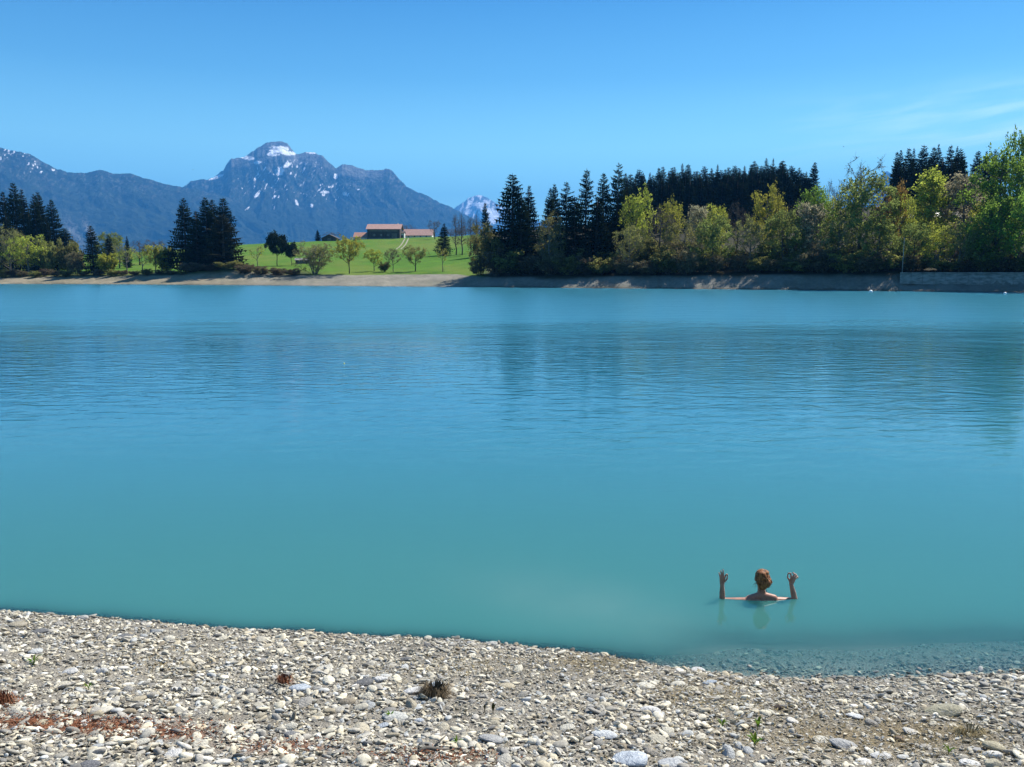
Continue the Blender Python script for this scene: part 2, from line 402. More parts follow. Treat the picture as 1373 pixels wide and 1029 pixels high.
cb = cb + (soil - cb) * soilm[..., None]; cb = cb + (rusty - cb) * rustm[..., None]
cb = np.where((t_n < 0.03)[..., None], wetb * (0.7 + .6 * nb), cb)
me = mesh_np('beach', np.stack([X, Y, Z], -1).reshape(-1, 3), None, grid_quads(len(ys), len(xs)))
set_col(me, cb.reshape(-1, 3))
m, nt = new_mat('beach_grit'); t = NT(nt); c = t.coord()
g1 = t.noise(c, 45, 4, 0.7); vor = t.node('ShaderNodeTexVoronoi'); t.set(vor, 'Vector', c); t.set(vor, 'Scale', 70)
col = t.mix(t.ramp(g1, 0.3, 0.7), t.mix(1.0, t.attr('Col'), (0.55, 0.55, 0.55), 'MULTIPLY'), t.mix(1.0, t.attr('Col'), (1.5, 1.5, 1.5), 'MULTIPLY'))
hgt = t.math('SUBTRACT', g1, t.math('MULTIPLY', vor.outputs['Distance'], 0.8))
t.out(t.principled(col, 0.95, t.bump(hgt, 1.0, 0.02), 0.15))
beach = tag(obj('beach', me, m), kind='structure')

# --- water
xs = np.concatenate([np.linspace(-380, -9, 60)[:-1], np.linspace(-9, 9, 181), np.linspace(9, 380, 60)[1:]])
ys = np.concatenate([np.linspace(6.0, 16, 141)[:-1], np.linspace(16, 60, 60)[:-1], np.linspace(60, 330, 70)])
X, Y = np.meshgrid(xs, ys)
depth = np.maximum(-near_h(X, Y), 0) + 0.0
depth = np.where(np.hypot(X, Y) > 40, 6.0, depth)
me = mesh_np('lake_water', np.stack([X, Y, 0 * X], -1).reshape(-1, 3), None, grid_quads(len(ys), len(xs)))
set_float(me, depth.ravel(), 'depth')
PXw, PYw = project(X, Y, 0 * X)
silt = np.exp(-(((PXw - 800) / 150) ** 2 + ((PYw - 815 - 0.18 * (PXw - 800)) / 36) ** 2)) * 0.8 + np.exp(-(((PXw - 1150) / 260) ** 2 + ((PYw - 880) / 36) ** 2)) * 0.9
silt = silt * (0.45 + 1.1 * fbm(X * 1.6, Y * 1.1, 91, 4))
set_float(me, np.clip(silt, 0, 1).ravel(), 'silt')
m, nt = new_mat('lake_water'); t = NT(nt); c = t.coord()
sp = t.node('ShaderNodeSeparateXYZ'); t.set(sp, 0, c); yy = t.math('ADD', sp.outputs[1], t.math('MULTIPLY', t.noise(t.mapping(c, (0.5, 1, 1)), 0.07, 3, 0.6), 26.0)); yy = t.math('SUBTRACT', yy, 13.0)
# long gentle ripples, finer wind ripples far out
w1 = t.noise(t.mapping(c, (0.75, 1.8, 1), (0, 0, R(13))), 1.0, 3, 0.5, 0.7)
w2 = t.noise(t.mapping(c, (1.5, 4.0, 1), (0, 0, R(-5))), 1.0, 2, 0.5, 0.3)
w3 = t.noise(t.mapping(c, (7, 14, 1), (0, 0, R(12))), 1.0, 2, 0.5)
k1 = t.math('MULTIPLY', t.ramp(yy, 12, 25, 0.03, 1.0), t.ramp(t.noise(c, 0.09, 2), 0.3, 0.65, 0.55, 1.1))
k2 = t.math('ADD', t.ramp(yy, 11, 28, 0.13, 0.5), t.ramp(yy, 32, 55, 0.0, 1.2))
patch = t.ramp(t.noise(t.mapping(c, (0.35, 0.8, 1)), 1.0, 2), 0.45, 0.62, 0.0, 1.0)
w4 = t.noise(t.mapping(c, (0.13, 0.30, 1), (0, 0, R(-8))), 1.0, 3, 0.6, 0.5)
hh = t.math('ADD', t.math('MULTIPLY', t.math('MULTIPLY', w1, k1), 0.036), t.math('MULTIPLY', t.math('MULTIPLY', w2, k2), 0.014))
hh = t.math('ADD', hh, t.math('MULTIPLY', t.math('MULTIPLY', w4, t.ramp(yy, 36, 66)), 0.2))
hh = t.math('ADD', hh, t.math('MULTIPLY', t.math('MULTIPLY', w3, 0.0006), patch))
nrm = t.bump(hh, 1.0, 1.0)
body = t.mix(t.ramp(sp.outputs[1], 9, 26), (0.042, 0.158, 0.145), (0.024, 0.150, 0.225))
body = t.mix(t.ramp(sp.outputs[1], 32, 70), body, (0.040, 0.185, 0.265))
body = t.mix(t.math('MULTIPLY', t.attr('silt', 'Fac'), 0.5), body, (0.100, 0.205, 0.185))
dif = t.node('ShaderNodeSubsurfaceScattering', falloff='BURLEY'); t.set(dif, 'Color', body); t.set(dif, 'Scale', t.ramp(t.attr('depth', 'Fac'), 0.05, 0.9, 0.03, 1.0)); dif.inputs['Radius'].default_value = (0.8, 1.2, 1.2)
trn = t.node('ShaderNodeBsdfTransparent'); t.set(trn, 0, (0.80, 0.93, 0.92))
opac = t.math('SUBTRACT', 1.0, t.math('POWER', 2.71828, t.math('MULTIPLY', t.attr('depth', 'Fac'), -6.5)))
mb = t.node('ShaderNodeMixShader'); t.set(mb, 0, opac); t.set(mb, 1, trn.outputs[0]); t.set(mb, 2, dif.outputs[0])
gl = t.node('ShaderNodeBsdfGlossy', distribution='BECKMANN'); t.set(gl, 'Roughness', t.ramp(yy, 38, 72, 0.012, 0.31)); t.set(gl, 'Normal', nrm)
vd = t.node('ShaderNodeVectorMath', operation='DOT_PRODUCT'); t.set(vd, 0, nrm); t.set(vd, 1, t.node('ShaderNodeNewGeometry').outputs['Incoming'])
graz = t.math('POWER', t.math('SUBTRACT', 1.0, t.math('ABSOLUTE', vd.outputs['Value']), clamp=True), 5.0)
fresnel = t.math('ADD', 0.045, t.math('MULTIPLY', graz, 0.955))          # Schlick, the same from above and below
ms = t.node('ShaderNodeMixShader'); t.set(ms, 0, t.math('MULTIPLY', fresnel, t.ramp(yy, 38, 70, 1.0, 0.60))); t.set(ms, 1, mb.outputs[0]); t.set(ms, 2, gl.outputs[0])
t.out(ms.outputs[0])
water = tag(obj('lake_water', me, m), kind='structure')

# ------------------------------------------------------------------ mountains
def mountain(name, sil, dist, front, base_z, seed, snow_patches, fleck, forest_top, nth=420, nv=150, scree=()):
    sil = np.array(sil, float)
    pxs = np.linspace(sil[0, 0], sil[-1, 0], nth)
    pys = np.interp(pxs, sil[:, 0], sil[:, 1])
    pys = pys + 1.3 * (fbm(pxs * 0.22, 0 * pxs, seed + 5, 4) - 0.5) * 2
    pts = np.array([at_r(a, b, dist) for a, b in zip(pxs, pys)])
    tha = np.arctan2(pts[:, 0], pts[:, 1]); hr = pts[:, 2]
    v = np.concatenate([np.linspace(0, 1, nv), [1.04, 1.12, 1.3, 1.6]])
    TH, V = np.meshgrid(tha, v); HR = np.tile(hr, (len(v), 1))
    Rr = dist - front * (1 - V)
    prof = np.where(V <= 1, np.clip(V, 0, 1) ** 1.25, 1 - (V - 1) * 1.3)
    s = TH * dist
    warp = 500 * (fbm(s / 1500, V * 2.5, seed + 9, 3) - 0.5)
    rid = 1 - np.abs(2 * fbm((s + warp) / 620, V * 1.5, seed, 5) - 1)
    rid2 = 1 - np.abs(2 * fbm((s + warp) / 190, V * 6, seed + 3, 4) - 1)
    env = np.where(V <= 1, (np.clip(V, 0, 1) ** 0.6) * (1 - np.clip(V, 0, 1) ** 6), 0)
    Rr = Rr - env * ((rid - 0.55) * 0.42 * front * 0.6 + (rid2 - 0.6) * 0.055 * front)
    Zm = base_z + (HR - base_z) * prof + env * (rid2 - 0.7) * 60
    Xm = Rr * np.sin(TH); Ym = Rr * np.cos(TH)
    me = mesh_np(name, np.stack([Xm, Ym, Zm], -1).reshape(-1, 3), None, grid_quads(len(v), nth))
    P, Q = project(Xm, Ym, Zm)
    n = fbm(s / 260, Zm / 200, seed + 11, 5); nf = fbm(P * 0.55, Q * 0.5, seed + 13, 4)
    fo = np.array([0.026, 0.036, 0.022]); rk = np.array([0.20, 0.195, 0.185]); sn = np.array([0.86, 0.87, 0.90])
    rock = sstep(Zm + (n - 0.5) * 500, forest_top - 120, forest_top + 120)
    for cx, cy, rx, ry, a in scree:
        ca, sa = math.cos(R(a)), math.sin(R(a)); ux = (P - cx) * ca - (Q - cy) * sa; uy = (P - cx) * sa + (Q - cy) * ca
        rock = np.maximum(rock, np.exp(-((ux / rx) ** 2 + (uy / ry) ** 2) * 1.2) * sstep(nf, 0.35, 0.5) * 1.2)
    c = fo * (0.75 + 0.6 * nf[..., None]); c = c + (rk * (0.45 + 0.75 * n[..., None]) - c) * np.clip(rock, 0, 1)[..., None] * 0.7
    pale = sstep(fbm((P + 0.4 * Q) * 0.5, Q * 0.3, seed + 23, 4), 0.54, 0.68) * sstep(Zm, 350, 1000); c = c + (np.array([0.21, 0.205, 0.195]) - c) * (pale * 0.42)[..., None]
    snow = np.zeros_like(P)
    for cx, cy, rx, ry, a in snow_patches:
        ca, sa = math.cos(R(a)), math.sin(R(a)); ux = (P - cx) * ca - (Q - cy) * sa; uy = (P - cx) * sa + (Q - cy) * ca
        q = (ux / rx) ** 2 + (uy / ry) ** 2
        snow = np.maximum(snow, sstep(1.25 - q + (nf - 0.5) * 1.3, 0.25, 0.55))
    for cx, cy, rx, ry, thr in fleck:
        q = ((P - cx) / rx) ** 2 + ((Q - cy) / ry) ** 2
        f = fbm((P + 0.45 * Q + 6 * fbm(P * 0.1, Q * 0.1, seed + 2, 2)) * 0.42, Q * 0.17 - P * 0.04, seed + 19, 4) + 0.10 * (0.6 - rid2)
        snow = np.maximum(snow, sstep(f - thr - 0.10 * q, 0.0, 0.05) * sstep(1.3 - q, 0, 0.3))
    snow = np.where(V > 1.01, 0, snow)
    c = c + (sn - c) * np.clip(snow, 0, 1)[..., None]
    set_col(me, c.reshape(-1, 3))
    return tag(obj(name, me, M['mountain']), kind='structure')
m, nt = new_mat('mountain_rock_and_forest'); t = NT(nt); c = t.coord()
nn = t.noise(t.mapping(c, (1, 1, 0.6)), 0.012, 6, 0.7)
t.out(t.principled(t.mix(t.ramp(nn, 0.3, 0.7), t.mix(1.0, t.attr('Col'), (0.45, 0.45, 0.45), 'MULTIPLY'), t.mix(1.0, t.attr('Col'), (1.5, 1.5, 1.5), 'MULTIPLY')), 1.0, t.bump(nn, 1.0, 60.0), 0.0))
M['mountain'] = m
mountain('mountain', [(-160, 190), (-80, 186), (-30, 195), (0, 198), (10, 201), (25, 204), (40, 207), (55, 216), (75, 226), (90, 231), (115, 232.5), (135, 228), (150, 232.5), (175, 233), (190, 238), (210, 244), (235, 250), (250, 252), (300, 262), (360, 285), (420, 320)],
         8300, 2300, 0, 101, [], [(10, 207, 38, 10, 0.55), (45, 226, 30, 10, 0.64)], 1150, 400, 110, scree=[(100, 318, 9, 26, 25), (120, 312, 6, 20, 25)])
mountain('mountain', [(215, 275), (238, 256), (250, 248), (255, 243), (265, 241.5), (277, 241), (290, 236), (299, 229), (305, 219), (310, 213), (322, 212), (333, 208), (340, 202), (350, 196), (357, 191.5), (366, 190.5), (378, 190.5), (385, 193), (391, 200), (397, 207), (403, 206.5), (410, 204.5), (420, 205), (432, 209), (440, 217), (450, 225.5), (457, 222), (463, 220), (475, 223), (490, 228), (505, 229), (518, 226.5), (525, 229), (535, 240), (545, 250), (560, 258), (575, 264), (590, 272), (605, 278), (620, 286), (650, 301), (700, 330)],
         9400, 2600, 0, 202,
         [(374, 201, 14, 5.5, 0), (388, 206, 11, 3, 0), (366, 207, 9, 3, 0), (332, 212, 10, 3, -10), (345, 218, 5, 2.5, 0), (375, 230, 7, 6, 20), (385, 222, 7, 2.5, 30), (290, 238, 12, 2, 20), (345, 261, 7, 2.2, 50), (320, 291, 7, 2.2, 45), (331, 281, 4, 1.5, 45), (450, 237, 3, 4, 0), (418, 205, 9, 1.5, 0), (436, 258, 6, 2, 0), (462, 260, 3, 3, 0), (398, 272, 2, 5, 20), (418, 276, 2, 3, 0)],
         [(385, 228, 55, 18, 0.645), (440, 257, 45, 12, 0.65), (375, 255, 70, 25, 0.67)], 1060, 620, 190)
mountain('mountain', [(585, 292), (600, 285), (609, 280), (620, 272), (628, 266), (636, 262.5), (643, 262), (651, 264), (660, 270), (668, 274), (690, 284), (730, 300), (780, 320)],
         16500, 3500, 0, 303, [(655, 290, 16, 12, 0), (646, 276, 8, 4, 20), (630, 272, 6, 3, -20)], [(645, 275, 40, 22, 0.47)], 900, 180, 90)
mountain('mountain', [(1100, 275), (1150, 256), (1174, 243), (1183, 233), (1189, 229), (1196, 233), (1215, 244), (1260, 262), (1330, 285)],
         14500, 3000, 0, 404, [], [], 1600, 140, 60)

# ------------------------------------------------------------------ trees
def leaf_quads(mb, pts, size, rg, aspect=0.7):
    n = len(pts); pts = np.asarray(pts)
    a = rg.normal(size=(n, 3)); a /= np.linalg.norm(a, axis=1)[:, None]
    b = rg.normal(size=(n, 3)); b -= (b * a).sum(1)[:, None] * a; b /= np.linalg.norm(b, axis=1)[:, None]
    s = (size * rg.uniform(0.6, 1.3, n))[:, None]
    v = np.stack([pts - a * s, pts + b * s * aspect, pts + a * s, pts - b * s * aspect], 1).reshape(-1, 3)
    mb.add(v, None, np.arange(n * 4).reshape(-1, 4))

def spruce_meshes(seed, h=24.0, rmax=3.3, base=0.05, levels=36, sparse=0.0, crown_pow=0.8):
    rg = np.random.default_rng(seed); tr = MB(); cr = MB()
    tr.tube([(0, 0, -0.6), (0, 0, h * 0.3), (0.05, 0, h * 0.7), (0, 0, h * 0.985)], [0.30, 0.22, 0.11, 0.02], 7)
    z = base * h
    while z < h * 0.975:
        u = z / h; Rl = rmax * (1 - u) ** crown_pow * (0.55 + 0.45 * min(1, (u - base) / 0.12 + 0.25)) + 0.12
        nb = int(rg.integers(7, 10)) if u < 0.85 else 5; a0 = rg.uniform(0, 6.28)
        for k in range(nb):
            if rg.random() < sparse: continue
            a = a0 + k * 6.283 / nb + rg.normal(0, 0.25); L = Rl * rg.uniform(0.62, 1.18)
            if rg.random() < 0.05: L *= 1.2
            dirv = np.array([math.cos(a), math.sin(a), 0]); side = np.array([-dirv[1], dirv[0], 0])
            droop = (-0.32 + 0.62 * u) + rg.normal(0, 0.07); z0 = z + rg.normal(0, 0.15)
            ss = np.linspace(0.12, 1.0, 6 if L > 1.2 else 4)
            P = [np.array([0, 0, z0]) + dirv * L * s + np.array([0, 0, L * (droop * s + 0.16 * s ** 3)]) for s in ss]
            for i in range(len(P) - 1):
                w = (0.20 + 0.30 * (1 - ss[i]) ** 0.8) * L * 0.85 + 0.18
                p, q = P[i], P[i + 1]; fw = (q - p)
                for sg in (-1, 1):
                    tip = p + fw * 1.5 + side * sg * w * rg.uniform(0.7, 1.2) + np.array([0, 0, -0.12 * w - rg.uniform(0, .15)])
                    cr.add([p + np.array([0, 0, .05]), q, tip], [(0, 1, 2)])
                hang = (p + q) / 2 + side * rg.normal(0, 0.12) + np.array([0, 0, -rg.uniform(0.5, 1.05) * min(1.0, 0.4 + 0.3 * L)])
                cr.add([p, q, hang], [(0, 1, 2)])
            tipp = P[-1] + (P[-1] - P[-2]) * 0.5 + np.array([0, 0, .08]); cr.add([P[-1] + side * 0.09, P[-1] - side * 0.09, tipp], [(0, 1, 2)])
        z += h / levels * rg.uniform(0.75, 1.2) * (0.75 if u > 0.6 else 1.05)
    cr.add([(0.07, 0, h * .95), (-0.07, 0.05, h * .95), (0, -0.07, h * .95), (0, 0, h)], [(0, 1, 3), (1, 2, 3), (2, 0, 3)])
    return tr.mesh('spruce_trunk', True), cr.mesh('spruce_crown')

def broad_meshes(seed, h=14.0, w=9.0, cb=0.22, shape='round', limbs=11, subs=7, twigs=4, leaves=7, leaf=0.16, stems=1, up=0.5, twig_r=0.022):
    """limbs reach to an uneven envelope, twigs carry loose leaf clumps"""
    rg = np.random.default_rng(seed); tr = MB(); cr = MB(); LP = []
    def env(u):   # radius at relative crown height
        if shape == 'round': e = math.sqrt(max(0.0, 1 - (2 * u - 1.0) ** 2)) ** 0.8
        elif shape == 'cone': e = (1 - u) ** 0.75 * min(1, 0.5 + u * 3)
        elif shape == 'vase': e = 0.35 + 0.75 * u if u < 0.8 else 1.0 * math.sqrt(max(0, 1 - ((u - 0.7) / 0.32) ** 2))
        else: e = math.sqrt(max(0.0, 1 - (1.8 * u - 0.8) ** 2)) if u > 0.0 else 0.6
        return e * w / 2
    def curve(p, q, n, sag, jit):
        p = np.array(p); q = np.array(q); s = np.linspace(0, 1, n)[:, None]
        pts = p + (q - p) * s; L = np.linalg.norm(q - p)
        pts[:, 2] += (np.sin(s[:, 0] * math.pi)) * sag * L
        pts[1:-1] += rg.normal(0, jit * L, (n - 2, 3)); return pts
    for st in range(stems):
        lean = np.array([rg.normal(0, 0.02 * h), rg.normal(0, 0.02 * h), 0]) if stems == 1 else np.array([math.cos(st * 2.4 + 1) * w * 0.22, math.sin(st * 2.4 + 1) * w * 0.22, 0]) * rg.uniform(.6, 1.3)
        ht = h * (0.86 if shape != 'round' else 0.72) * (1 if stems == 1 else rg.uniform(0.6, 0.95)); r0 = 0.018 * h / math.sqrt(stems) + 0.02
        tp = curve((lean[0] * .08, lean[1] * .08, -0.4), (lean[0], lean[1], ht), 7, 0, 0.012)
        tr.tube(tp, np.linspace(r0, r0 * 0.18, 7), 6 if stems == 1 else 5)
        nl = max(3, int(round(limbs / stems ** 0.6)))
        for i in range(nl):
            f = (i + rg.uniform(0.2, 0.9)) / nl; zi = cb * h * 0.9 + (ht - cb * h * 0.9) * f * 0.95
            k = zi / ht * 6; j = min(5, int(k)); p0 = tp[j] + (tp[j + 1] - tp[j]) * (k - j)
            a = i * 2.4 + rg.normal(0, 0.4) + st
            zt = min(h * 0.99, zi + up * h * (0.16 + 0.24 * (1 - f)) * rg.uniform(0.6, 1.3)); ut = min(1, max(0, (zt - cb * h) / (h * (1 - cb))))
            rt = env(ut) * rg.uniform(0.62, 1.05) / (1 if stems == 1 else 1.4)
            p1 = np.array([p0[0] * .6 + math.cos(a) * rt, p0[1] * .6 + math.sin(a) * rt, zt])
            lp = curve(p0, p1, 6, -0.06, 0.03); rl = r0 * 0.42 * (1 - 0.5 * f)
            tr.tube(lp, np.linspace(rl, 0.02, 6), 4, False)
            for sI in range(subs):
                s = 0.28 + 0.72 * (sI + rg.random()) / subs; k = s * 5; j = min(4, int(k)); q0 = lp[j] + (lp[j + 1] - lp[j]) * (k - j)
                d = rg.normal(size=3); d[2] = abs(d[2]) * 0.7 + 0.25; d[:2] += 0.6 * np.array([math.cos(a), math.sin(a)]); d /= np.linalg.norm(d)
                q1 = q0 + d * h * rg.uniform(0.07, 0.15)
                zm_ = h * (1.0 - 0.42 * min(1.2, (q1[0] ** 2 + q1[1] ** 2) / (w * w / 4)))
                if q1[2] > zm_: q1[2] = zm_ - rg.uniform(0, .07) * h
                sp_ = curve(q0, q1, 3, 0.0, 0.05); tr.tube(sp_, [max(twig_r, rl * .35), twig_r, twig_r * .5], 3, False)
                bare_here = rg.random() < 0.12
                for w_ in range(twigs):
                    e0 = q0 + (q1 - q0) * rg.uniform(0.35, 1); d2 = d * 0.6 + rg.normal(size=3) * 0.7; d2 /= np.linalg.norm(d2)
                    e1 = e0 + d2 * h * rg.uniform(0.03, 0.075)
                    tr.tube([e0, e1], [twig_r * .7, twig_r * .35], 3, False)
                    nlv = 0 if bare_here else rg.poisson(leaves)
                    if nlv: LP.append(e0 + (e1 - e0) * rg.uniform(0.15, 1.15, (nlv, 1)) + rg.normal(0, leaf * 1.3, (nlv, 3)))
    if LP: leaf_quads(cr, np.concatenate(LP), leaf, rg)
    else: cr.add([(0, 0, h * .5), (0.01, 0, h * .5), (0, 0.01, h * .5)], [(0, 1, 2)])
    return tr.mesh('tree_trunk', True), cr.mesh('tree_crown')

VAR = {}
def reg(kind, meshes, leafm, barkm, width):
    tm, cm_ = meshes; tm.materials.append(M[barkm]); cm_.materials.append(M[leafm])
    z = np.empty(len(cm_.vertices) * 3, np.float32); cm_.vertices.foreach_get('co', z); z = z.reshape(-1, 3)
    zt = np.empty(len(tm.vertices) * 3, np.float32); tm.vertices.foreach_get('co', zt); zt = zt.reshape(-1, 3)
    hgt = max(np.percentile(z[:, 2], 99.8), np.percentile(zt[:, 2], 99.8)) if leafm not in ('needle', 'needle_warm') else z[:, 2].max()
    src_ = z if len(z) > 50 else zt
    if kind in ('bare', 'larch', 'orchard_bare'): src_ = zt
    width = float(np.percentile(src_[:, 0], 98.5) - np.percentile(src_[:, 0], 1.5))
    if 'spruce' in kind: width = float(np.percentile(z[:, 0], 99.5) - np.percentile(z[:, 0], 0.5))
    VAR.setdefault(kind, []).append((tm, cm_, float(hgt), width))
for i, (rm, bs, lv, spz, cp) in enumerate([(3.6, .04, 38, 0.0, .8), (3.0, .06, 38, 0.03, .75), (3.3, .10, 36, 0.05, .7), (2.7, .04, 40, 0.0, .9), (3.9, .05, 36, 0.02, .85)]):
    reg('spruce', spruce_meshes(500 + i, 24, rm, bs, lv, spz, cp), 'needle', 'bark', rm * 2)
for i, (rm, bs, cp) in enumerate([(2.9, .10, .8), (3.4, .08, .9), (2.5, .14, .7), (3.0, .06, 1.0), (2.7, .18, .62)]):
    reg('forest_spruce', spruce_meshes(520 + i, 24, rm, bs, 34, 0.05 * (i % 3), cp), 'needle', 'bark', rm * 2)
for i in range(2): reg('open_spruce', spruce_meshes(540 + i, 24, 3.2, .08, 32, 0.14, .7), 'needle', 'bark', 6)
reg('warm_spruce', spruce_meshes(550, 24, 4.2, .04, 34, 0.12, .62), 'needle_warm', 'bark_grey', 8.4)
for i in range(3): reg('lime', broad_meshes(600 + i, 15, 10, .12, 'round', 18, 9, 5, 7, .18, up=.6), 'lime', 'bark_grey', 10)
for i in range(3): reg('olive', broad_meshes(610 + i, 15, 10, .08, 'round', 18, 9, 5, 5, .15, up=.6), 'olive', 'bark_grey', 10)
for i in range(2): reg('green', broad_meshes(620 + i, 16, 12, .06, 'oval', 20, 10, 5, 8.5, .19, up=.55), 'green', 'bark', 12)
for i in range(2): reg('dull', broad_meshes(630 + i, 15, 11, .06, 'oval', 20, 10, 5, 8, .18, up=.6), 'dullgreen', 'bark', 11)
for i in range(2): reg('cone_lime', broad_meshes(640 + i, 15, 8, .10, 'cone', 22, 9, 5, 8, .18, up=.35), 'lime', 'bark_grey', 8)
reg('blossom', broad_meshes(650, 13, 9, .10, 'cone', 20, 9, 5, 7, .16, up=.4), 'blossom', 'bark_grey', 9)
reg('rust', broad_meshes(655, 13, 9, .15, 'round', 16, 9, 5, 8, .18), 'rust', 'bark_grey', 9)
for i in range(3): reg('bare', broad_meshes(660 + i, 14, 8, .22, 'round', 13, 8, 6, 0.5, .10, up=.7, twig_r=.03), 'brownbud', 'bark', 8)
for i in range(2): reg('larch', broad_meshes(670 + i, 20, 6.0, .22, 'cone', 22, 6, 4, 1.2, .10, up=.12, twig_r=.03), 'brownbud', 'bark', 6)
for i in range(2): reg('orchard', broad_meshes(680 + i, 8, 7, .22, 'vase' if i else 'round', 14, 8, 5, 7, .12, up=.8), 'lime' if not i else 'olive', 'bark', 7)
for i in range(2): reg('orchard_bare', broad_meshes(684 + i, 7, 6, .25, 'round', 13, 8, 6, 2.5, .09, up=.7, twig_r=.022), 'brownbud', 'bark', 6)
for i in range(2): reg('sapling', broad_meshes(688 + i, 5, 3.5, .3, 'round', 8, 5, 3, 3.0, .09, up=.6, twig_r=.014), 'lime', 'bark_grey', 3.5)
reg('pine', broad_meshes(692, 9, 6.5, .28, 'round', 15, 9, 5, 14, .19, up=.5), 'pine', 'bark', 6.5)
for i in range(3): reg('shrub_brown', broad_meshes(700 + i, 5, 6, .02, 'oval', 16, 5, 5, 6.0, .13, stems=7, up=.8, twig_r=.02), 'brownbud', 'bark', 6)
for i in range(3): reg('shrub_olive', broad_meshes(710 + i, 5, 6, .02, 'oval', 16, 5, 5, 8, .14, stems=7, up=.8, twig_r=.018), 'olive', 'bark', 6)
for i in range(2): reg('shrub_lime', broad_meshes(720 + i, 5, 6, .02, 'oval', 16, 5, 5, 8, .14, stems=7, up=.8, twig_r=.018), 'lime', 'bark', 6)
for i in range(2): reg('shrub_thin', broad_meshes(740 + i, 7, 6.5, .02, 'oval', 18, 6, 5, 2.6, .10, stems=9, up=.9, twig_r=.02), 'olive', 'bark_grey', 6)
reg('willow', broad_meshes(730, 11, 10, .05, 'oval', 16, 8, 5, 8, .15, stems=3, up=.45), 'olive', 'bark', 10)

_cnt = {}
def theta_of(px): return math.atan2((px - 686.5) / FPX, math.cos(PITCH) + math.sin(PITCH) * 0.138)
def plant(name, cat, kind, px, ytop, roff, label, wpx=None, group=None, var=None, absr=None):
    d = ray(px, ytop); th_ = math.atan2(d[0], d[1])
    r = absr if absr is not None else float(r_shore(np.array([th_]))[0]) + roff
    x, y = r * math.sin(th_), r * math.cos(th_); zg = G(x, y)
    top = at_r(px, ytop, r)[2]; H = max(0.8, top - zg)
    lst = VAR[kind]; k = _cnt.get(kind, 0); _cnt[kind] = k + 1
    tm, cm_, mh, mw = lst[(k if var is None else var) % len(lst)]
    s = H / mh; sx = s if wpx is None else (wpx / FPX * r) / mw
    root = empty(name, (x, y, zg), random.uniform(0, 6.28), label, cat, group); root.scale = (sx, sx, s); root.rotation_euler.x = random.gauss(0, 0.018); root.rotation_euler.y = random.gauss(0, 0.018)
    obj('trunk', tm, None, root); obj('crown', cm_, None, root)
    return root

# --- left-hand spruce grove and its edge
GL = 'spruces of the grove at the left edge'
for px, yt, ro, lab in [(-16, 262, 46, None), (4, 256, 44, 'dark spruce at the very left edge of the picture'), (17, 243, 40, 'tallest dark spruce of the grove at the left edge'),
        (28, 252, 48, 'dark spruce just right of the tallest in the left-edge grove'), (44, 259, 42, 'dark spruce in the middle of the left-edge grove, left of a taller pair'),
        (55, 256, 50, 'second-tallest dark spruce towards the right side of the left-edge grove'), (71, 267, 44, 'slim dark spruce standing apart at the right of the left-edge grove'),
        (87, 305, 40, 'short dark spruce at the right foot of the left-edge grove')]:
    plant('spruce_tree', 'spruce tree', 'spruce', px, yt, ro, lab or 'dark spruce mostly cut off by the left picture edge', 30, GL)
plant('spruce_tree', 'spruce tree', 'spruce', 36, 276, 36, 'dark lower spruce filling the centre of the left-edge grove', None, GL)
plant('spruce_tree', 'spruce tree', 'spruce', 8, 282, 34, 'dark lower spruce behind the olive tree at the left edge', None, GL)
plant('spruce_tree', 'spruce tree', 'spruce', 62, 290, 37, 'dark low spruce under the slim one in the left-edge grove', None, GL)
plant('deciduous_tree', 'tree', 'olive', 8, 302, 22, 'olive brown budding tree at the left edge below the spruces', 34)
plant('deciduous_tree', 'tree', 'lime', 34, 315, 20, 'rounded yellow-green tree in front of the left-edge spruce grove', 42)
plant('shrub', 'shrub', 'shrub_olive', 62, 324, 26, 'round dull green bush right of the yellow-green tree at far left', 22)
plant('shrub', 'shrub', 'shrub_olive', 90, 321, 28, 'greyish bush below the right end of the left spruce grove', 24)
plant('shrub', 'shrub', 'shrub_brown', 101, 338, 18, 'brown budding bush left of the lone spruce on the left bank', 22)
plant('spruce_tree', 'spruce tree', 'spruce', 122, 302, 19, 'lone open-branched spruce standing on the left bank', 26, var=1)
plant('deciduous_tree', 'tree', 'dull', 147, 312, 70, 'pale green round tree behind a small dark conifer on the left', 32)
plant('spruce_tree', 'spruce tree', 'spruce', 145, 314, 52, 'small dark conifer in front of the pale round tree', 15)
plant('spruce_tree', 'spruce tree', 'spruce', 169, 316, 62, 'small dark conifer alone left of the middle spruce group', 11)
for px, yt, ro, w, k, lab in [(143, 340, 18, 20, 'shrub_lime', 'light green young bush right beside the lone spruce on the left bank'), (168, 331, 20, 26, 'sapling', 'light green young tree with several limbs on the left bank meadow'),
        (190, 336, 18, 22, 'sapling', 'young pale tree between two others on the left bank meadow'), (207, 328, 22, 26, 'orchard', 'forked green young tree near the middle spruce group'),
        (222, 331, 24, 22, 'shrub_lime', 'light green bush touching the left side of the middle spruce group'), (185, 322, 80, 30, 'bare', 'leafless tree in the distance above the left meadow'),
        (208, 321, 84, 26, 'bare', 'leafless tree in the distance nearest the middle spruce group'), (158, 326, 60, 26, 'olive', 'greyish green bushy tree below the small dark conifers')]:
    plant('young_tree' if k in ('sapling', 'orchard') else ('shrub' if 'shrub' in k else 'deciduous_tree'), 'shrub' if 'shrub' in k else 'tree', k, px, yt, ro, lab, w)
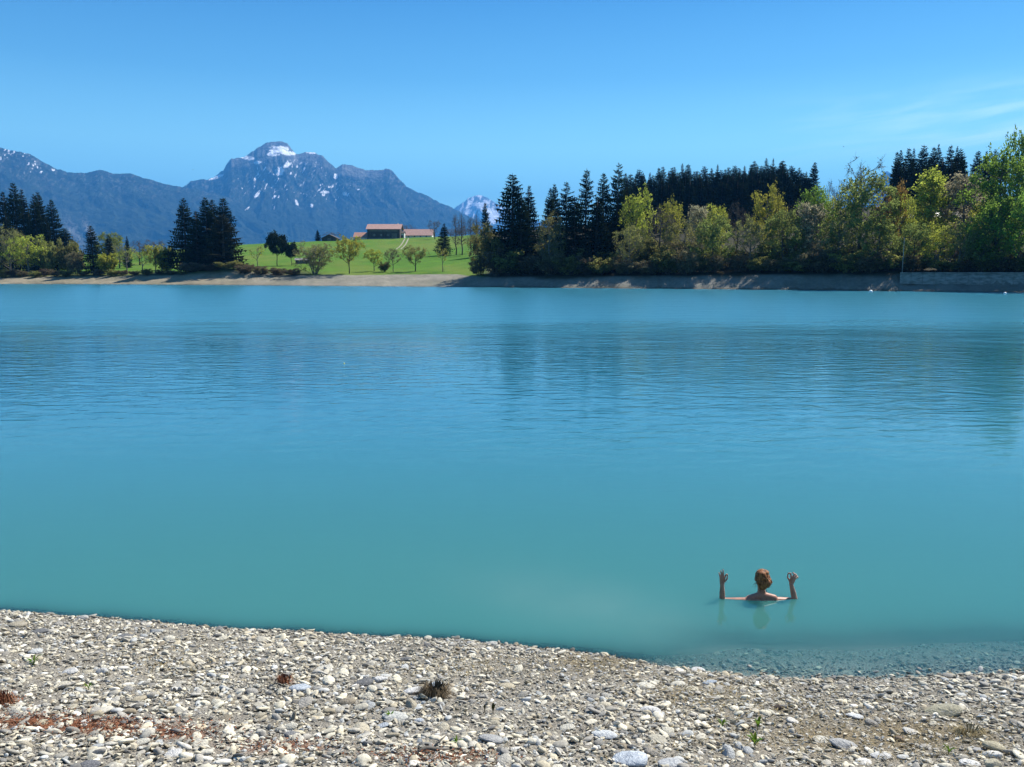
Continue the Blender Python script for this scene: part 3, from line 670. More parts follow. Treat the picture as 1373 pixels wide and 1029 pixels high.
# low scrub along the left bank top
for i, px in enumerate([2, 16, 30, 47, 60, 74, 88, 112, 132, 150, 164, 180, 197, 214, 230, 246, 262]):
    plant('scrub_bush', 'shrub', 'shrub_brown' if i % 3 else 'shrub_olive', px, 360.5 + (i * 37 % 4), 13.5 + (i * 5 % 3), 'low scrub bush on the rim of the left-hand bank, %s from the left edge' % nth(i), 13 + i * 7 % 7, 'low scrub along the left bank')
# --- middle spruce group on its knoll
GM = 'spruces on the knoll'
for px, yt, ro, w, k, lab in [(245, 264, 26, 34, 'spruce', 'leftmost dark spruce of the group on the knoll'), (275, 263, 28, 36, 'spruce', 'tall dark spruce in the middle of the knoll group'),
        (287, 267, 36, 28, 'spruce', 'narrow dark spruce at the back of the knoll group'), (299, 264, 30, 34, 'spruce', 'right-hand tall dark spruce of the knoll group'),
        (297, 287, 22, 44, 'warm_spruce', 'brownish thin-needled spruce at the front right of the knoll group'), (262, 282, 24, 32, 'spruce', 'lower dark spruce between the two tall ones on the knoll')]:
    plant('spruce_tree', 'spruce tree', k, px, yt, ro, lab, w * 1.2, GM)
for i, (px, yt, ro, w, k, lab) in enumerate([(255, 352, 15, 26, 'shrub_brown', 'dark bush at the left foot of the knoll'), (283, 354, 14, 26, 'shrub_brown', 'dark bush below the middle of the knoll group'), (306, 350, 15, 28, 'shrub_olive', 'olive bush below the brownish spruce on the knoll'),
        (328, 354, 14, 24, 'shrub_brown', 'brown bush just right of the knoll'), (349, 357, 15, 22, 'shrub_brown', 'low brown bush on the bank below a bare sapling'), (372, 359, 16, 22, 'shrub_brown', 'low brown bush below the round dark pine'),
        (392, 360, 17, 20, 'shrub_brown', 'low brown bush left of the big grey-green bush')]):
    plant('shrub', 'shrub', k, px, yt, ro, lab, w)
plant('shrub', 'shrub', 'shrub_thin', 421, 324, 22, 'big grey-green bush with upright stems beside the central beach', 46, var=0)
plant('young_tree', 'tree', 'sapling', 344, 328, 45, 'thin pale sapling in the grass right of the knoll', 18)
plant('pine_tree', 'pine tree', 'pine', 370, 311, 62, 'dark round-crowned pine in the meadow right of the knoll', 24)
plant('pine_tree', 'pine tree', 'pine', 390, 325, 64, 'smaller dark pine beside the small shed in the meadow', 18)
plant('conifer', 'conifer', 'spruce', 426, 308, 0, 'small conifer left of the dark gabled hut', 8, absr=474)
plant('deciduous_tree', 'tree', 'bare', 446, 311, 0, 'bare bushy tree behind the dark gabled hut', 18, absr=488)
# --- meadow trees behind the central beach
for px, yt, ro, w, k, v, nm, lab in [(467, 316, 25, 34, 'orchard', 0, 'meadow_tree', 'tallest yellow-green tree standing by the central beach'), (501, 334, 36, 22, 'orchard', 0, 'meadow_tree', 'small round green tree below the barn'),
        (527, 333, 33, 22, 'orchard_bare', 0, 'meadow_tree', 'round leafless tree below the track to the barn'), (556, 329, 33, 28, 'orchard', 1, 'meadow_tree', 'sparse grey-green tree below the pink-roofed building'),
        (515, 351, 33, 13, 'shrub_olive', 1, 'shrub', 'small bush between two meadow trees below the barn'), (593, 331, 30, 16, 'sapling', 1, 'young_tree', 'thin staked sapling above the right end of the central beach')]:
    plant(nm, 'shrub' if nm == 'shrub' else 'tree', k, px, yt, ro, lab, w, var=v)
plant('deciduous_tree', 'tree', 'bare', 546, 300, 0, 'bare tree rising behind the right end of the barn', 26, absr=505)
plant('deciduous_tree', 'tree', 'bare', 583, 295, 0, 'sparse tree just right of the pink-roofed building', 18, absr=455)
plant('spruce_tree', 'spruce tree', 'spruce', 594, 299, 110, 'dark spruce in the meadow at the right of the farm', 21, var=4)
GLA = 'bare larches right of the farm'
for px, yt, ro, lab in [(611, 287, 112, 'left one of two tall bare larches in the meadow'), (619, 283, 108, 'right one of two tall bare larches in the meadow'), (631, 289, 104, 'slender bare larch left of the drooping willow'), (639, 284, 118, 'slender bare larch rising behind the drooping willow')]:
    plant('larch_tree', 'larch tree', 'larch', px, yt, ro, lab, 15, GLA)
for px, yt, a, wh in [(604, 306, 520, 'left'), (625, 302, 540, 'right'), (616, 308, 500, 'middle')]:
    plant('deciduous_tree', 'tree', 'bare', px, yt, 0, wh + ' one of three bare grey trees on the skyline behind the larches', 20, 'bare trees on the skyline behind the larches', absr=a)
plant('spruce_tree', 'spruce tree', 'spruce', 651, 271, 95, 'dark spruce alone in front of the snowy far mountain', 18, var=2)
plant('willow_tree', 'willow tree', 'willow', 646, 299, 15, 'drooping olive-grey willow at the left end of the wooded bank', 36)
plant('shrub', 'shrub', 'shrub_brown', 640, 349, 13, 'dark brown bush under the drooping willow', 22)

# --- wooded bank on the right: front spruces
GR = 'front spruces on the wooded bank'
for px, yt, ro, w, k, lab in [(686, 231, 16, 44, 'spruce', 'broad tall dark spruce at the left end of the wooded bank'), (710, 247, 22, 32, 'spruce', 'dark spruce directly right of the broad tall one'),
        (735, 251, 30, 24, 'spruce', 'slim dark spruce above the olive bush on the wooded bank'), (746, 245, 34, 24, 'spruce', 'slim dark spruce pairing with another above the olive bush'),
        (761, 243, 20, 30, 'open_spruce', 'open-crowned spruce left of the tallest pair on the bank'), (786, 224, 22, 34, 'open_spruce', 'thin-topped tall spruce with gaps in its crown'),
        (811, 231, 20, 30, 'spruce', 'dark spruce between the thin-topped one and the tallest'), (827, 217, 24, 30, 'open_spruce', 'tallest ragged spruce, left of the yellow-green trees'),
        (772, 262, 14, 34, 'spruce', 'lower dark spruce filling the gap below the open-crowned one'), (800, 262, 15, 34, 'spruce', 'lower dark spruce under the thin-topped spruce'),
        (838, 250, 30, 24, 'spruce', 'dark spruce half hidden by the tallest ragged spruce'), (698, 262, 12, 36, 'spruce', 'dark lower spruce in front of the broad tall one')]:
    plant('spruce_tree', 'spruce tree', k, px, yt, ro, lab, w * 1.35, GR)
plant('deciduous_tree', 'tree', 'olive', 737, 284, 10, 'olive green tree in front of the dark spruces on the bank', 44)
# --- broadleaf trees on the right bank
for px, yt, ro, w, k, lab in [
        (856, 250, 22, 46, 'lime', 'tall yellow-green tree right of the tallest ragged spruce'), (900, 267, 26, 34, 'lime', 'bright yellow round crown behind a bare grey tree'),
        (888, 277, 14, 40, 'bare', 'bare grey tree in front of the bright yellow crown'), (845, 300, 10, 44, 'olive', 'olive tree below the tall yellow-green tree'),
        (940, 276, 28, 34, 'blossom', 'pale whitish-green tree top in front of the hilltop forest'), (960, 275, 26, 34, 'lime', 'yellow-green tree top next to the pale whitish one'),
        (920, 292, 14, 46, 'olive', 'greyish olive tree between the yellow crown and the pale one'), (957, 290, 12, 50, 'dull', 'dull green tree in the middle of the right bank'),
        (990, 268, 22, 36, 'bare', 'bare twiggy tree before the hilltop forest'), (1008, 290, 14, 46, 'olive', 'olive tree below the bare twiggy one'),
        (1032, 246, 20, 46, 'lime', 'tall yellow-green tree in the middle of the right-hand wood'), (1052, 282, 11, 46, 'dull', 'dull green tree in front of the tall yellow-green one'),
        (1068, 268, 22, 34, 'bare', 'bare tree between two yellow-green ones'), (1096, 250, 20, 44, 'green', 'green crown below the right end of the hilltop forest'),
        (1090, 272, 14, 44, 'blossom', 'tree with pale pinkish blossom left of the biggest tree'), (1117, 262, 26, 30, 'lime', 'lime green tree hugging the left of the biggest tree'),
        (1158, 232, 13, 78, 'dull', 'biggest broad green tree with dark trunk on the right bank'), (1160, 209, 22, 44, 'bare', 'bare twiggy crown poking up behind the biggest tree'),
        (1128, 285, 10, 40, 'olive', 'olive tree in front of the left side of the biggest tree'), (1118, 240, 60, 22, 'bare', 'distant bare tree right of the last hilltop spruce'),
        (1197, 244, 24, 32, 'rust', 'rusty brown tree right of the biggest tree'), (1213, 258, 22, 26, 'lime', 'small yellow-green tree right of the rusty brown one'),
        (1228, 300, 9, 36, 'dull', 'dull green tree behind the pale mast'), (1256, 226, 40, 48, 'cone_lime', 'pointed pale yellow-green tree above the small white cabin'),
        (1300, 234, 38, 52, 'blossom', 'pointed greyish-white blossoming tree right of the small cabin'), (1234, 262, 46, 34, 'olive', 'greyish tree left of the pointed yellow-green one'),
        (1262, 298, 10, 46, 'lime', 'yellow-green bushy tree on the bank below the white cabin'), (1290, 296, 9, 44, 'olive', 'brownish olive tree on the bank right below the cabin'),
        (1322, 268, 24, 30, 'lime', 'bright lime crown left of the big bright green tree'), (1346, 200, 18, 76, 'green', 'big bright green tree at the right edge'),
        (1368, 172, 24, 46, 'green', 'tallest green tree top cut by the right edge'), (1340, 262, 9, 60, 'green', 'lower dark green tree in front of the big bright green one'),
        (1320, 305, 8, 44, 'dull', 'dull low tree at the right above the concrete wall'), (1382, 250, 8, 60, 'green', 'green tree cut off by the right edge'),
        (1180, 292, 9, 44, 'dull', 'dull green tree left of the pale mast')]:
    plant('deciduous_tree', 'tree', k, px, yt, ro, lab, w)
# bushes along the top of the right bank
i = 0; px = 664
while px < 1395:
    yt = 333 + (i * 53 % 17); k = ['shrub_brown', 'shrub_olive', 'shrub_brown', 'shrub_brown', 'shrub_olive'][i % 5]
    plant('bank_bush', 'shrub', k, px, yt, 7.6 + (i * 29 % 10) * 0.35, 'bush in the front hedge along the right bank top, %s from its left end' % nth(i), 30 + i * 13 % 14, 'bushes along the top of the right bank')
    px += 17 + (i * 31 % 17); i += 1
i = 0; px = 672
while px < 1395:
    yt = 318 + (i * 47 % 22); k = ['shrub_olive', 'shrub_brown', 'shrub_olive'][i % 3]
    if not (1235 < px < 1290): plant('bank_bush', 'shrub', k, px, yt, 14 + (i * 29 % 10) * 0.6, 'taller olive bush in the undergrowth behind the bank hedge', 36 + i * 13 % 14, 'taller bushes behind the bank hedge')
    px += 21 + (i * 31 % 9); i += 1
# --- hilltop forest
GH = 'dark spruces of the hilltop forest'; LH = 'tall dark spruce of the dense forest crowning the hill'
tips = [(838, 231), (847, 228), (857, 227), (864, 229), (871, 225), (883, 224), (891, 219), (899, 223), (906, 219), (914, 220), (926, 217), (934, 222), (944, 222), (953, 222), (962, 220), (971, 222), (978, 224), (985, 219), (992, 219), (999, 222), (1006, 216), (1013, 214), (1020, 217), (1029, 212), (1036, 210), (1045, 211), (1051, 214), (1063, 218), (1073, 224), (1081, 226)]
for j, (px, yt) in enumerate(tips):
    plant('spruce_tree', 'spruce tree', 'forest_spruce', px, yt + [0, 4, -1, 2, 6, 0, 3][j % 7], 0, LH, 19 + (j * 7 % 8), GH, absr=352 + (j * 13 % 9) * 2.5)
    plant('spruce_tree', 'spruce tree', 'forest_spruce', px + 4.5, yt + 7 + (j * 11 % 7), 0, LH, 22 + (j * 5 % 6), GH, absr=330 + (j * 17 % 9) * 2.2)
    if j % 3 != 2: plant('spruce_tree', 'spruce tree', 'spruce', px - 3, yt + 22 + (j * 11 % 11), 0, LH, 30 + (j * 5 % 7), GH, absr=300 + (j * 19 % 9) * 2.2)
plant('spruce_tree', 'spruce tree', 'spruce', 1091, 217, 0, 'spruce standing free at the right end of the hilltop forest', 22, absr=338)
G2 = 'spruces of the block behind the right-hand wood'
tips2 = [(1203, 202), (1209, 200), (1218, 197), (1228, 198), (1239, 193), (1251, 196), (1262, 192), (1273, 193), (1281, 195), (1288, 198)]
for j, (px, yt) in enumerate(tips2):
    plant('spruce_tree', 'spruce tree', 'forest_spruce', px, yt, 0, 'dark spruce in the tight block behind the right-hand wood', 21 + (j * 7 % 6), G2, absr=300 + (j * 13 % 9) * 1.8)
    plant('spruce_tree', 'spruce tree', 'spruce', px + 3, yt + 14 + (j * 11 % 9), 0, 'dark spruce in the tight block behind the right-hand wood', 30, G2, absr=284 + (j * 17 % 7) * 1.8)
for px, yt, lab in [(1311, 201, 'dark spruce standing free right of the tight spruce block'), (1324, 201, 'second dark spruce right of the tight spruce block'), (1336, 199, 'dark spruce half hidden by the big bright green tree')]:
    plant('spruce_tree', 'spruce tree', 'spruce', px, yt, 0, lab, 24, absr=295)

# ------------------------------------------------------------------ farm buildings
def place(px, r, z=None, py=300):
    d = ray(px, py); a = math.atan2(d[0], d[1]); x, y = r * math.sin(a), r * math.cos(a)
    return x, y, (G(x, y) if z is None else z)
def box_part(name, lo, hi, mat, parent):
    b = MB(); b.box(lo, hi); return obj(name, b.mesh(name), mat, parent)
def gable_roof(name, x0, x1, y0, y1, z0, rise, over, th_, mat, parent, axis='x'):
    b = MB()
    if axis == 'x':
        ym = (y0 + y1) / 2; prof = [(y0 - over, z0 - over * rise / ((y1 - y0) / 2)), (ym, z0 + rise), (y1 + over, z0 - over * rise / ((y1 - y0) / 2))]
        pts = [(y, z) for y, z in prof] + [(y, z + th_) for y, z in reversed(prof)]
        v = [(x0 - over, y, z) for y, z in pts] + [(x1 + over, y, z) for y, z in pts]
    else:
        xm = (x0 + x1) / 2; s = rise / ((x1 - x0) / 2); prof = [(x0 - over, z0 - over * s), (xm, z0 + rise), (x1 + over, z0 - over * s)]
        pts = [(x, z) for x, z in prof] + [(x, z + th_) for x, z in reversed(prof)]
        v = [(x, y0 - over, z) for x, z in pts] + [(x, y1 + over, z) for x, z in pts]
    q = [(i, (i + 1) % 6, 6 + (i + 1) % 6, 6 + i) for i in range(6)] + [(5, 4, 1, 0), (4, 3, 2, 1), (6, 7, 10, 11), (7, 8, 9, 10)]
    b.add(v, None, q); me = b.mesh(name); bm = bmesh.new(); bm.from_mesh(me); bmesh.ops.recalc_face_normals(bm, faces=bm.faces); bm.to_mesh(me); bm.free()
    return obj(name, me, mat, parent)
def gable_wall(name, x0, x1, y0, y1, z0, z1, rise, mat, parent, axis='x'):
    b = MB()
    if axis == 'x':
        pr = [(y0, z0), (y1, z0), (y1, z1), ((y0 + y1) / 2, z1 + rise), (y0, z1)]; v = [(x0, y, z) for y, z in pr] + [(x1, y, z) for y, z in pr]
    else:
        pr = [(x0, z0), (x1, z0), (x1, z1), ((x0 + x1) / 2, z1 + rise), (x0, z1)]; v = [(x, y0, z) for x, z in pr] + [(x, y1, z) for x, z in pr]
    q = [(i, (i + 1) % 5, 5 + (i + 1) % 5, 5 + i) for i in range(5)]
    b.add(v, [(0, 3, 4), (5, 9, 8)], q + [(0, 1, 2, 3), (5, 8, 7, 6)]); me = b.mesh(name)
    bm = bmesh.new(); bm.from_mesh(me); bmesh.ops.recalc_face_normals(bm, faces=bm.faces); bm.to_mesh(me); bm.free()
    return obj(name, me, mat, parent)

x, y, z = place(514, 478)
barn = empty('barn', (x, y, z), 0, 'dark wooden barn with long pinkish tiled roof on the meadow crest', 'barn')
gable_wall('wall', -9.2, 9.2, 0, 12, -1.5, 5.5, 2.7, M['wood_dark'], barn)
rf = gable_roof('roof', -9.2, 9.2, 0, 12, 5.55, 2.75, 0.8, 0.18, M['roof_pink'], barn)
box_part('chimney', (7.0, 6.6, 7.6), (7.6, 7.2, 9.0), M['plaster'], rf)
box_part('window_band', (-8.0, -0.05, 4.2), (8.0, 0.02, 4.6), M['concrete'], barn)
for wx in (-6, -2, 2): box_part('window', (wx, -0.06, 1.6), (wx + 1.3, 0.02, 2.6), M['pane'], barn)
box_part('door', (4.6, -0.07, -0.6), (7.6, 0.02, 3.0), M['bark_grey'], barn)
box_part('plinth', (-9.3, -0.12, -1.5), (9.3, -0.002, 0.35), M['concrete'], barn)
x, y, z = place(482.5, 486)
shed = empty('farm_building', (x, y, z), 0, 'low building with orange-pink roof at the left end of the barn', 'building')
gable_wall('wall', -3.6, 3.6, 0, 9, -1.5, 1.6, 2.6, M['plaster'], shed); gable_roof('roof', -3.6, 3.6, 0, 9, 1.62, 2.65, 0.5, 0.16, M['roof_orange'], shed)
x, y, z = place(560, 492)
farm = empty('farm_building', (x, y, z), 0, 'long low building with pale pink roof right of the barn', 'building')
gable_wall('wall', -8.2, 8.2, 0, 11, -1.5, 1.6, 3.4, M['plaster'], farm); rf = gable_roof('roof', -8.2, 8.2, 0, 11, 1.62, 3.45, 0.7, 0.16, M['roof_pink'], farm)
for wx in (-6, -2.5, 1, 4.5): box_part('window', (wx, -0.05, 0.4), (wx + 1.0, 0.02, 1.2), M['pane'], farm)
x, y, z = place(539, 483)
ann = empty('annex', (x, y, z), 0, 'tiny white-walled annex between the barn and the pink-roofed building', 'building')
gable_wall('wall', -1.2, 1.2, 0, 4, -1.0, 2.6, 1.0, M['plaster'], ann); gable_roof('roof', -1.2, 1.2, 0, 4, 2.62, 1.05, 0.3, 0.12, M['roof_dark'], ann); box_part('door', (-0.5, -0.05, -0.6), (0.5, 0.02, 1.5), M['wood_dark'], ann)
x, y, z = place(441, 468)
hut = empty('hut', (x, y, z), 0, 'dark gabled hut on the crest left of the barn', 'hut')
gable_wall('wall', -4.2, 4.2, 0, 7, -1, 1.5, 1.9, M['wood_dark'], hut, 'y'); gable_roof('roof', -4.2, 4.2, 0, 7, 1.52, 1.95, 0.6, 0.15, M['roof_dark'], hut, 'y'); box_part('door', (-1, -0.06, -0.6), (1, 0.02, 1.5), M['bark_grey'], hut)
x, y, z = place(404, 294)
sh = empty('shed', (x, y, z), 0.15, 'small weathered open shed beside the pines in the meadow', 'shed')
gable_wall('wall', -2.4, 2.4, 0, 2.2, -0.8, 1.3, 0.5, M['wood_dark'], sh); gable_roof('roof', -2.4, 2.4, 0, 2.2, 1.32, 0.55, 0.3, 0.08, M['concrete'], sh); box_part('opening_shade_panel', (-1.8, -0.04, 0.0), (1.0, 0.02, 1.0), M['pane'], sh)  # dark panel on the closed wall stands in for shade inside the shed
# cabins among the trees on the right
x, y, _ = place(1263, 226); zc_ = at_r(1263, 291, 226)[2]
cb_ = empty('cabin', (x, y, G(x, y)), 0, 'small cabin with dark roof and sunlit white panel among the right-hand trees', 'cabin'); dz_ = zc_ - G(x, y)
gable_wall('wall', -4.5, 4.5, 0, 5, -0.5, dz_ - 0.1, 1.3, M['wood_dark'], cb_); rf = gable_roof('roof', -4.5, 4.5, 0, 5, dz_ - 0.08, 1.35, 0.6, 0.12, M['roof_dark'], cb_)
b = MB(); s_ = 1.35 / 2.5
b.add([(-1.0, -0.5, dz_ - .08 - .5 * s_ + .16), (1.5, -0.5, dz_ - .08 - .5 * s_ + .16), (1.5, 1.9, dz_ - .08 + 1.9 * s_ + .16), (-1.0, 1.9, dz_ - .08 + 1.9 * s_ + .16)], None, [(0, 1, 2, 3)])
obj('roof_panel', b.mesh('roof_panel'), M['white'], rf)
for wx in (-3.2, 1.8): box_part('window', (wx, -0.05, dz_ - 1.4), (wx + 1.2, 0.02, dz_ - 0.5), M['pane'], cb_)
x, y, _ = place(1217, 222); zc_ = at_r(1217, 292, 222)[2]
cb2 = empty('cabin', (x, y, G(x, y)), 0, 'hidden cabin showing a narrow white roof behind the pale mast', 'cabin'); dz_ = zc_ - G(x, y)
gable_wall('wall', -1.6, 1.6, 0, 3, -0.5, dz_, 0.6, M['wood_dark'], cb2); gable_roof('roof', -1.6, 1.6, 0, 3, dz_ + 0.02, 0.65, 0.3, 0.08, M['white'], cb2); box_part('door', (-.5, -.05, 0), (.5, .02, 1.9), M['bark_grey'], cb2)
# gravel track up to the farm
b = MB()
c0 = place(545, 474)[:2]; c1 = place(533.5, 372)[:2]; n = 30
for off in (-1.0, 1.0):
    L_ = []
    for i in range(n):
        s = i / (n - 1); xx = c0[0] + (c1[0] - c0[0]) * s + 0.5 * math.sin(s * 3); yy_ = c0[1] + (c1[1] - c0[1]) * s
        for k in (-0.34, 0.34): L_.append((xx + off + k, yy_, G(xx + off + k, yy_) + 0.10))
    b.add(L_, None, [(2 * i, 2 * i + 1, 2 * i + 3, 2 * i + 2) for i in range(n - 1)])
me = b.mesh('track'); bm = bmesh.new(); bm.from_mesh(me)
for f in bm.faces:
    if f.normal.z < 0: f.normal_flip()
bm.to_mesh(me); bm.free()
tag(obj('track', me, plain('track_gravel', (0.26, 0.24, 0.17), 0.95, 0.2, 1.0)), kind='structure')
# concrete wall along the right bank
wall = empty('retaining_wall', (0, 0, 0), 0, 'low grey concrete wall along the top of the right bank', 'wall')
pxs_ = np.linspace(1206, 1420, 15)
for i in range(len(pxs_) - 1):
    b = MB(); P4 = []
    for px in (pxs_[i] + 0.12, pxs_[i + 1] - 0.12):
        d = ray(px, 380); a = math.atan2(d[0], d[1]); r0_ = float(np.interp(a, _th, _r0)); wb_ = float(np.interp(a, _th, _wb)); zb_ = float(np.interp(a, _th, _zb))
        for rr_ in (r0_ + wb_ * 0.60, r0_ + wb_ * 0.78): P4.append((rr_ * math.sin(a), rr_ * math.cos(a), zb_))
    lo_ = [(p[0], p[1], p[2] * 0.38) for p in P4]; hi_ = [(p[0], p[1], p[2] + 0.05) for p in P4]
    b.add(lo_ + hi_, None, [(0, 1, 3, 2)[::-1], (4, 5, 7, 6), (0, 4, 6, 2), (1, 3, 7, 5), (0, 1, 5, 4), (2, 6, 7, 3)])
    obj('panel', b.mesh('panel'), M['concrete'], wall)
    b = MB(); cz = P4[0][2]
    ctr = [(p[0] * (1 - 0.0015), p[1] * (1 - 0.0015), cz + 0.053) if k % 2 == 0 else (p[0] * 1.001, p[1] * 1.001, cz + 0.053) for k, p in enumerate(P4)]
    b.add(ctr + [(p[0], p[1], p[2] + 0.16) for p in ctr], None, [(0, 1, 3, 2)[::-1], (4, 5, 7, 6), (0, 4, 6, 2), (1, 3, 7, 5), (0, 1, 5, 4), (2, 6, 7, 3)])
    obj('coping', b.mesh('coping'), M['concrete'], wall)
# mast
rm_ = float(r_shore(np.array([theta_of(1209.5)]))[0]) + 6.2; p = at_r(1209.5, 368, rm_); gz = G(p[0], p[1]); top = at_r(1209.5, 320, rm_)[2] - gz
mast = empty('mast', (p[0], p[1], gz), 0, 'thin pale mast at the left end of the concrete wall', 'mast')
b = MB(); b.tube([(0, 0, -0.3), (0, 0, top * .5), (0, 0, top)], [0.06, 0.05, 0.035], 8); obj('pole', b.mesh('pole', True), M['metal_pale'], mast)
b = MB(); b.tube([(0, 0, top), (0, 0, top + .08), (0, 0, top + .14)], [0.06, 0.075, 0.02], 8); obj('finial', b.mesh('finial', True), M['metal_pale'], mast)
b = MB(); b.tube([(0, 0, -0.1), (0, 0, .25)], [0.16, 0.14], 8); obj('socket', b.mesh('socket'), M['concrete'], mast)
# stake and mulch ring of the staked sapling are its neighbours
p = place(594.5, float(r_shore(np.array([theta_of(594)]))[0]) + 29.5)
b = MB(); b.tube([(0, 0, -0.2), (0, 0, 1.6)], [0.05, 0.045], 6); st = obj('stake', b.mesh('stake', True), M['bark_grey']); st.location = p; tag(st, 'short wooden stake beside the thin sapling by the central beach', 'stake')

def lathe(prof, n=16):
    b = MB(); b.tube([(0, 0, z) for r, z in prof], [r for r, z in prof], n); return b
for px, py, s, lab in [(1167.5, 391.5, 0.36, 'white ball buoy floating near the right bank'), (1347.5, 393.5, 0.26, 'small pale buoy floating near the concrete wall')]:
    p = at_z(px, py + 1.0); e = empty('buoy', (p[0], p[1], 0), 0, lab, 'buoy', 'mooring buoys')
    prof = [(0.02 * s, -0.75 * s)] + [(s * math.cos(a), s * math.sin(a) + 0.25 * s) for a in np.linspace(-1.3, 1.35, 10)] + [(0.12 * s, 1.25 * s)]
    obj('float', lathe(prof).mesh('float', True), M['white'], e)
    b = MB(); b.tube([(0.1 * s * math.cos(a), 0, 1.3 * s + 0.1 * s * math.sin(a)) for a in np.linspace(0, 6.28, 9)], [0.03 * s] * 9, 5, False); obj('ring', b.mesh('ring', True), M['metal_pale'], e)
p = at_z(461.5, 488); e = obj('float', lathe([(0.006, -.02), (.03, -.01), (.038, .012), (.03, .034), (.008, .05)], 10).mesh('float', True), M['yellow']); e.location = (p[0], p[1], 0)
tag(e, 'tiny yellow float out on the water left of the centre', 'float')
# birds in the sky
def bird(px, py, r, lab, span):
    p = at_r(px, py, r); e = empty('bird', tuple(p), 0.6, lab, 'bird', 'birds in flight')
    b = MB(); b.tube([(0, -.22, 0), (0, -.1, .01), (0, .05, .01), (0, .16, .02), (0, .21, .01)], [.01, .05, .055, .035, .008], 8); obj('body', b.mesh('body', True), M['bird'], e)
    for s in (-1, 1):
        b = MB(); b.add([(0.03 * s, .06, .03), (0.25 * s, .10, .12), (span / 2 * s, -.06, .07), (0.22 * s, -.04, .11), (0.03 * s, -.08, .02), (0.12 * s, 0, .085)], [(0, 1, 5), (1, 2, 3), (1, 3, 5), (3, 4, 5), (4, 0, 5)]); obj('wing', b.mesh('wing'), M['bird'], e)
    b = MB(); b.add([(-.03, -.2, .01), (.03, -.2, .01), (.05, -.33, .01), (-.05, -.33, .012)], None, [(0, 1, 2, 3)]); obj('tail', b.mesh('tail'), M['bird'], e)
bird(259, 228, 260, 'tiny dark bird in the sky left of the snowy summit', 0.8)
bird(1131, 197, 280, 'tiny dark bird in the sky above the biggest tree', 0.6)

# ------------------------------------------------------------------ stones of the gravel bank
def ico(sub):
    bm = bmesh.new(); bmesh.ops.create_icosphere(bm, subdivisions=sub, radius=1.0)
    bm.verts.ensure_lookup_table(); v = np.array([x.co[:] for x in bm.verts]); f = np.array([[q.index for q in fc.verts] for fc in bm.faces]); bm.free(); return v, f
def stone_shape(v, rg, cuts=8, lo=0.48, hi=0.92):
    p = v.copy()
    for _ in range(cuts):
        n_ = rg.normal(size=3); n_ /= np.linalg.norm(n_); d_ = rg.uniform(lo, hi)
        p = p - n_ * np.maximum(0, p @ n_ - d_)[:, None] * 0.92
    p = p * (1 + 0.06 * rg.normal(size=(3,)))
    p[:, 1] *= rg.uniform(0.45, 0.88); p[:, 2] *= rg.uniform(0.18, 0.46)
    return p / np.abs(p[:, 0]).max()
PAL = np.array([(0.48, 0.45, 0.37), (0.58, 0.54, 0.43), (0.38, 0.36, 0.31), (0.29, 0.275, 0.245), (0.50, 0.45, 0.34), (0.42, 0.43, 0.42), (0.35, 0.31, 0.23), (0.19, 0.185, 0.175), (0.66, 0.63, 0.56), (0.27, 0.23, 0.17)])
PALW = np.array([.2, .15, .16, .12, .09, .1, .06, .05, .04, .03])
def stone_material(name, from_object):
    m, nt = new_mat(name); t = NT(nt); c = t.coord('Object') if from_object else t.node('ShaderNodeNewGeometry').outputs['Position']
    base = t.node('ShaderNodeObjectInfo').outputs['Color'] if from_object else t.attr('Col')
    sc = 5.0 if from_object else 60.0
    a = t.noise(c, sc, 4, 0.65, 0.4); b2 = t.noise(c, sc * 5, 2, 0.6)
    f = t.ramp(t.math('ADD', t.math('MULTIPLY', a, 0.65), t.math('MULTIPLY', b2, 0.35)), 0.36, 0.64)
    col = t.mix(f, t.mix(1.0, base, (0.66, 0.66, 0.68), 'MULTIPLY'), t.mix(1.0, base, (1.14, 1.13, 1.10), 'MULTIPLY'))
    if from_object:
        v = t.noise(t.mapping(c, (1, 3, 4), (0.4, 0.3, 0)), 2.2, 2, 0.5, 1.5); col = t.mix(t.math('MULTIPLY', t.ramp(v, 0.62, 0.66), 0.35), col, (0.6, 0.58, 0.54))
    t.out(t.principled(col, 0.85, t.bump(a, 0.6, 0.05 if from_object else 0.004), 0.25)); return m
M['stone'] = stone_material('beach_stone', True); M['pebble'] = stone_material('beach_pebble', False)
rgs = np.random.default_rng(11)
V2, F2 = ico(3); SHAPES = []
V2b, F2b = ico(2)
for i in range(12):
    me = mesh_np('stone', stone_shape(V2b, rgs), F2b); me.materials.append(M['stone']); SHAPES.append(me)
BIG = []
for i in range(8):
    p = stone_shape(V2, rgs, 9, 0.66, 0.95); nz = fbm(p[:, 0] * 2.5 + 3 * i, p[:, 1] * 2.5 + p[:, 2], 300 + i, 3)[:, None] - 0.5
    me = mesh_np('stone', p * (1 + 0.16 * nz), F2); me.materials.append(M['stone']); BIG.append(me)
def at_beach(px, py):
    d = ray(px, py); o = np.array([0, 0, CAM_H]); t_ = np.linspace(3, 16, 900); P = o + d * t_[:, None]
    h_ = near_h(P[:, 0], P[:, 1]) - P[:, 2]; k = int(np.argmax(h_ > 0)); return P[k]
def slope_tilt(rz): return (R(rgs.normal(0, 8)) - 0.0, R(rgs.normal(0, 8)), rz)
occupied = []
